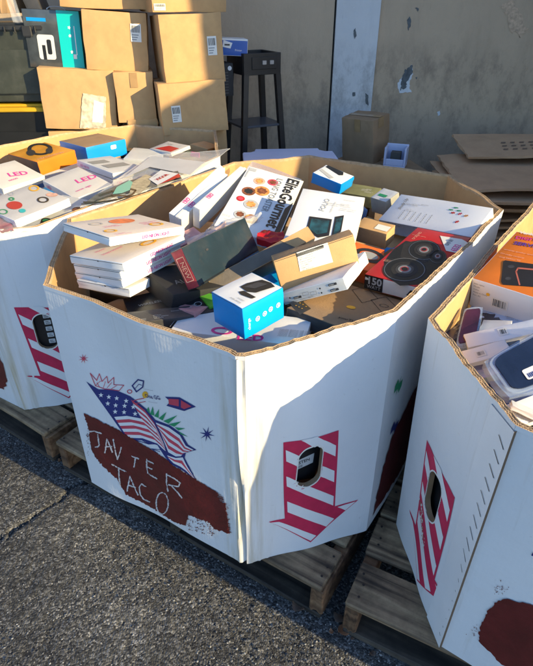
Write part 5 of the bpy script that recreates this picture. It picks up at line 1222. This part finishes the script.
p2 = tl(37, 27, 3.15); hh = p2.z-(p.z+.03)
tote((p2.x-.27, 3.43, p.z+.031), 4, .52, .38, hh-.02, TOT, mat('grey_black_lid', (.03, .03, .032), .4, .1, 40, .2, 12), 'dark grey green storage tote stacked on the yellow lidded tote')
rbox_s = empty('storage_tote', (p.x-.30, 3.42, 0), (0, 0, radians(4))); props(rbox_s, 'lower dark tote carrying the yellow lidded tote at the left edge', 'storage tote', 'storage totes stacked at the left edge'); rbox('tote_body', (.60, .42, p.z-.42), TB, rbox_s, .03, .06); rbox('tote_lid', (.62, .44, .018), TB, rbox_s, .03, 0, p.z-.42)
pp_ = tl(10, 10, 3.25)
ship('top left brown', 'brown kraft box perched on the dark tote at the top left corner', pose=[pp_.x-.12, 3.36, pp_.z+.115, 0, 4, -18, .30, .26, .24], base=KD)
pp_ = tl(27, 14, 3.2)
it = box_at('gadget_box', 'dark grey upright carton leaning beside the brown box at the top left', 'box', None, [pp_.x+.005, 3.36, pp_.z+.03, 0, -16, 6, .07, .20, .24], DK)
q5 = [tl(13, 22, 3.14), tl(22, 22, 3.14), tl(12, -8, 3.2), tl(4, -8, 3.2)]
slab('plastic_sleeve', 'clear plastic sleeve leaning against the brown box at the top left', 'plastic sleeve', q5, .012, CLEAR, sub=8, wav=.002)

# black stand with splayed legs
P0 = FIT['cart']; D = P0[6:9]; cr = empty('black_stand', (P0[0], P0[1], 0), (0, 0, radians(P0[5]))); props(cr, 'black tapered leg stand with a shallow tray and lower shelf by the wall', 'stand')
BS = mat('black_painted_wood', (.014, .014, .016), .38, .1, 40, .3, 10, .5, dirt=.2, dcol=(.06, .06, .06)); zt = P0[2]+D[2]/2; zb = P0[2]-D[2]/2; WX, WYY = D[0], D[1]
def bx(name, lo, hi, m=BS): 
    mb = MB(); mb.box(lo, hi); o_ = mb.obj(name, m, cr); bv = o_.modifiers.new('b', 'BEVEL'); bv.width = .002; bv.segments = 1; return o_
hw, hd2 = WX/2, WYY/2
bx('tray_front', (-hw, -hd2, zb), (hw, -hd2+.014, zt)); bx('tray_back', (-hw, hd2-.014, zb), (hw, hd2, zt)); bx('tray_side', (-hw, -hd2+.0145, zb), (-hw+.014, hd2-.0145, zt)); bx('tray_side', (hw-.014, -hd2+.0145, zb), (hw, hd2-.0145, zt)); bx('tray_floor', (-hw+.0145, -hd2+.0145, zt-.03), (hw-.0145, hd2-.0145, zt-.02))
bx('drawer_front', (-hw+.05, -hd2-.006, zb+.03), (hw-.03, -hd2-.0005, zt-.02))
for k in (-1, 1): 
    mb = MB(); mb.box((k*.024-.012+.03, -hd2-.014, zb+.055), (k*.024+.012+.03, -hd2-.0065, zb+.075)); mb.obj('handle', SILV, cr)
zs_ = tl(265, 123, 3.5).z
for sx in (-1, 1):
    for sy in (-1, 1):
        mb = MB(); k = []
        for z, sp2 in ((zb+.002, 0), (.0, .075)):
            cx_, cy_ = sx*(hw-.016+sp2), sy*(hd2-.016+sp2*.7); k.append([(cx_+a*.016, cy_+b*.016, z) for a, b in ((-1, -1), (1, -1), (1, 1), (-1, 1))])
        for i in range(4): mb.quad([k[1][i], k[1][(i+1) % 4], k[0][(i+1) % 4], k[0][i]])
        mb.quad(k[0]); mb.quad(k[1][::-1]); mb.obj('leg', BS, cr)
bx('shelf', (-hw-.02, -hd2-.01, zs_-.012), (hw+.02, hd2+.01, zs_), mat('slate_shelf', (.07, .075, .09), .35))
cbx = Item('cartbox', 'printed_box', 'blue and white printed box lying in the tray of the black stand', 'box', None, {'front': mat('printer_blue', (.02, .10, .42), .35), 'left': GR}, WH, pose=[-.195, 3.49, 1.212, 0, 3, 10, .15, .16, .085])
W, H = cbx.size('front'); cbx.mark('device_print', 'front', [[(W*.05, H*.50), (W*.35, H*.42), (W*.42, H*.75), (W*.08, H*.9)], rect(W*.0, H*.90, W, H*.99)], WH); cbx.mark('device_print', 'front', [rect(W*.12, H*.58, W*.32, H*.68)], DK, .0013); cbx.text('front', 'Printer', .52, .28, .014, WH)
gk = box_at('black_speaker', 'black plastic case with a silver knob beside the stand tray', 'speaker', None, [-.275, 3.44, 1.05, 0, 0, 25, .10, .18, .17], BK2)
gk.mark('knob', 'front', [ell(gk.D.x*.8, gk.D.z*.85, .012, .012, 16)], GW)
for k in range(8): gk.umark('grille_slot', 'front', [rect(.1, .08+.09*k, .7, .11+.09*k)], DK)
# plain box and small items behind the centre bin
sb = Item('bgSmall', 'shipping_box', 'plain dull kraft box standing alone against the wall', 'box', None, {}, KD, r=.004, dent=.003)
W, H = sb.size('top'); sb.mark('packing_tape', 'top', [rect(0, H/2-.02, W, H/2+.02)], TAPE, .002); W, H = sb.size('front'); sb.mark('packing_tape', 'front', [rect(W*.42, H*.72, W*.60, H)], TAPE, .002); sb.mark('packing_tape', 'right', [rect(sb.D.y*.3, H*.78, sb.D.y*.62, H)], TAPE, .002)
sd_ = box_at('shipping_box', 'kraft box hidden underneath the plain box by the wall', 'box', None, [.62, 3.52, .28, 0, 0, -38, .30, .26, .56], KD)
P0 = FIT['bgWhite']; wr_ = empty('plastic_caddy', (P0[0], P0[1], P0[2]-.06), (0, 0, radians(-20))); props(wr_, 'small lavender white plastic caddy with an open front beside the plain box', 'caddy')
def cb_(nm, lo, hi, m): mb = MB(); mb.box(lo, hi); o_ = mb.obj(nm, m, wr_); bv = o_.modifiers.new('b', 'BEVEL'); bv.width = .003; bv.segments = 2
cb_('caddy_base', (-.065, -.05, 0), (.065, .06, .012), LILAC); cb_('caddy_back', (-.065, .048, .0125), (.065, .06, .12), LILAC); cb_('caddy_side', (-.065, -.05, .0125), (-.053, .0475, .115), LILAC); cb_('caddy_side', (.053, -.05, .0125), (.065, .0475, .115), LILAC); cb_('caddy_front', (-.0525, -.05, .0125), (.0525, -.04, .05), LILAC)
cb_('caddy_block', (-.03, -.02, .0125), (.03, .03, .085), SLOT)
ws = box_at('shipping_box', 'dull brown box standing under the lavender caddy', 'box', None, [P0[0], P0[1], (P0[2]-.065)/2, 0, 0, 10, .32, .30, P0[2]-.065], KD)
tb_ = empty('plastic_tub', (.13, 2.86, 0), (0, 0, radians(4))); props(tb_, 'large pale lavender plastic tub lid with two round caps behind the centre bin', 'plastic tub')
rbox('tub_body', (.46, .44, .70), LILAC, tb_, .06, .1); rbox('tub_lid', (.50, .47, .03), LILAC, tb_, .07, 0, .70)
for x, y, r_ in ((.0, -.06, .04), (-.10, -.08, .026)):
    bm = bmesh.new(); bmesh.ops.create_cone(bm, cap_ends=True, segments=24, radius1=r_, radius2=r_*.9, depth=.022); me = bpy.data.meshes.new('round_cap'); bm.to_mesh(me); bm.free(); me.materials.append(LILAC); smooth(me, 40); link('round_cap', me, tb_).location = (x, y, .741)
# flattened cardboard stacked at the right
rng = random.Random(21); FLB = mat('flattened_board', (.50, .31, .17), .85, .3, 120, .15, 7, dirt=.4, dcol=(.28, .19, .12))
for k in range(15):
    z = .10+k*.043 if k < 13 else .10+12*.043+(k-12)*.05
    w_, d_ = rng.uniform(.95, 1.15), rng.uniform(.62, .8); cx_, cy_ = 1.52+rng.uniform(-.06, .06), 2.80+rng.uniform(-.08, .08)
    if k == 14: cx_, cy_, w_, d_ = 1.60, 3.08, 1.02, .42
    if k == 13: cx_, cy_, w_, d_ = 1.50, 2.74, 1.10, .70
    rz = radians(-6+rng.uniform(-5, 5)); M = 12; V = []; F = []; th = .012; ph = rng.uniform(0, 6)
    for l in (0, 1):
        for i in range(M+1):
            for j in range(M+1):
                x, y = (j/M-.5)*w_, (i/M-.5)*d_; zz_ = .014*sin(x*4+ph)*cos(y*3+ph)+(-.02*max(0, abs(x/w_)-.38)*8)*(k % 3 == 1)-l*th
                jx = rng.uniform(-.006, .006) if j in (0, M) else 0; jy = rng.uniform(-.008, .004) if i in (0, M) else 0
                V.append((x+jx, y+jy, zz_))
    ix = lambda l, i, j: l*(M+1)**2+i*(M+1)+j
    for i in range(M):
        for j in range(M): F += [(ix(0, i, j), ix(0, i, j+1), ix(0, i+1, j+1), ix(0, i+1, j)), (ix(1, i, j), ix(1, i+1, j), ix(1, i+1, j+1), ix(1, i, j+1))]
    for j in range(M): F += [(ix(0, 0, j), ix(1, 0, j), ix(1, 0, j+1), ix(0, 0, j+1)), (ix(0, M, j), ix(0, M, j+1), ix(1, M, j+1), ix(1, M, j)), (ix(0, j, 0), ix(0, j+1, 0), ix(1, j+1, 0), ix(1, j, 0)), (ix(0, j, M), ix(1, j, M), ix(1, j+1, M), ix(0, j+1, M))]
    me = bpy.data.meshes.new('flattened_box'); me.from_pydata(V, [], F); me.materials.append(FLB); smooth(me, 40)
    o = link('flattened_box', me); o.location = (cx_, cy_, z+.04); o.rotation_euler = (radians(3 if k == 14 else 0), 0, rz)
    lab = {14: 'topmost flattened brown cardboard with rows of dark slots, against the wall', 13: 'second flattened brown cardboard with a torn front edge and red mark'}.get(k, 'flattened brown cardboard in the pile right of the bins')
    if k < 13: lab = 'flattened brown cardboard, %s from the bottom of the pile right of the bins' % ['lowest', 'second', 'third', 'fourth', 'fifth', 'sixth', 'seventh', 'eighth', 'ninth', 'tenth', 'eleventh', 'twelfth', 'thirteenth'][k]
    if k == 0: lab = 'lowest flattened brown cardboard of the pile right of the bins'
    props(o, lab, 'flattened cardboard', 'flattened cardboard piled by the wall')
    if k == 14: _sp = decal('slot_print', [[(-.30+.05*c_+.01*r_, -.10+.06*r_), (-.275+.05*c_+.01*r_, -.10+.06*r_), (-.265+.05*c_+.01*r_, -.075+.06*r_), (-.29+.05*c_+.01*r_, -.075+.06*r_)] for c_ in range(12) for r_ in range(3)], lambda u, v: (u, v, .014*sin(u*4+ph)*cos(v*3+ph)+.002), mat('slot_shade_ink', (.20, .13, .08), .9), o, cell=.08); _sp['kind'] = 'stuff'
    if k == 13: decal('red_mark', [[(-.05, -.10), (.02, -.11), (.05, -.10), (.02, -.085), (-.04, -.088)]], lambda u, v: (u, v, .014*sin(u*4+ph)*cos(v*3+ph)+.002), FR, o, cell=.08)
# small loose pieces that fill the gaps
def small(label, px_, z, rz, D_, m, mats=None, g=LL, tilt=(0, 0), cat='box', pr=GR, face='top', n=3, size=.006):
    q_ = atz(px_[0], px_[1], z); it = box_at('retail_box', label, cat, g, [q_.x, q_.y, z-D_[2]/2, tilt[0], tilt[1], rz, *D_], m, mats); busy(it, face, int(px_[0]*7+px_[1]), n, pr, size=size); return it
CO1 = mat('dusty_pink_print', (.62, .30, .30), .45, .1, 80, .2, 20); CO2 = mat('slate_blue_print', (.12, .20, .36), .4, .1, 80, .2, 20); CO3 = mat('olive_print', (.22, .22, .10), .5, .1, 80, .2, 20)
small('slim slate blue box beside the orange headphone box', (22, 178), .80, 35, (.16, .07, .035), CO2, tilt=(8, 4), pr=WC)
small('small dusty pink box behind the pink lettered flat box', (118, 190), .80, 62, (.10, .07, .04), CO1, tilt=(-6, 8), pr=WC)
small('small white box with grey print under the wrapped pack', (60, 206), .795, 20, (.12, .08, .03), WC, tilt=(5, -4), n=5)
small('narrow black box beside the bright blue box', (138, 150), .79, -12, (.18, .05, .04), BK, tilt=(4, 0), pr=LG)
small('small kraft mailer at the back wall of the left bin', (205, 145), .79, 70, (.16, .10, .03), K, tilt=(10, 6))
small('thin lilac box shaded beside the magenta tag', (176, 161), .80, 52, (.20, .05, .025), LILAC, tilt=(6, 2))
small('dark grey slim box lying over the black gadget box by the rim', (160, 314), .80, 24, (.16, .05, .03), DK, g=LZ, tilt=(3, 6), pr=LG)
small('small dusty pink box corner between the black gadget box and the bright blue box', (196, 306), .79, 60, (.09, .06, .035), CO1, g=LZ, tilt=(-4, 10), pr=WC)
small('olive box wedged between the white script box and the rear wall', (362, 190), .77, -30, (.14, .09, .05), CO3, g=LZ, tilt=(10, 0), pr=WC)
small('small slate blue box by the grey box at the back of the centre bin', (352, 206), .775, 10, (.10, .06, .05), CO2, g=LZ, tilt=(0, 10), pr=WC)
small('thin grey white box under the folio box', (292, 254), .78, 60, (.20, .10, .03), GW, g=LZ, tilt=(0, 8))
small('slim black box below the labelled kraft box by the blue box', (296, 306), .765, 38, (.15, .06, .03), BK, g=LZ, tilt=(4, 6), pr=LG)
small('dusty pink small box between the white edge-on boxes and neon stack', (186, 236), .80, 40, (.10, .06, .04), CO1, g=LZ, tilt=(12, -8), pr=WC)
small('narrow white box standing in the gap left of the toaster box', (231, 205), .82, -22, (.035, .22, .05), WC, g=LZ, tilt=(14, 6), n=2)
small('deep blue phone case box in the right bin by the wall', (449, 330), .74, 54, (.13, .06, .03), NB0, g=RR, tilt=(0, 12), pr=LG)
small('pale blue slim carton under the orange radio box', (503, 316), .752, -36, (.17, .05, .02), mat('pale_blue_print', (.42, .52, .70), .4), g=RR, tilt=(6, -6))
small('small violet box below the thin barcode carton', (488, 356), .735, 15, (.10, .07, .03), mat('violet_print', (.10, .04, .20), .35), g=RR, tilt=(0, -10), pr=LG)
small('white slim box across the dark end of the right bin', (524, 410), .775, -62, (.05, .13, .018), WH, g=RR, tilt=(-6, 8), n=2)
# crumpled film at the left rim corner
q6 = [atz(-8, 236, .848), atz(26, 226, .85), atz(42, 214, .86), atz(-8, 212, .86)]
slab('plastic_bag', 'crinkled clear bag with red print at the left edge of the left bin', 'plastic bag', q6, .02, CLEAR, sub=14, wav=.003)
q6 = [atz(-10, 230, .84), atz(13, 229, .842), atz(10, 216, .85), atz(-10, 214, .85)]
slab('red_packet', 'red and dark packet inside the clear bag at the left edge', 'packet', q6, .008, mat('red_dark_print', (.30, .05, .06), .4, .2, 40, .6, 24), sub=8, wav=.002)
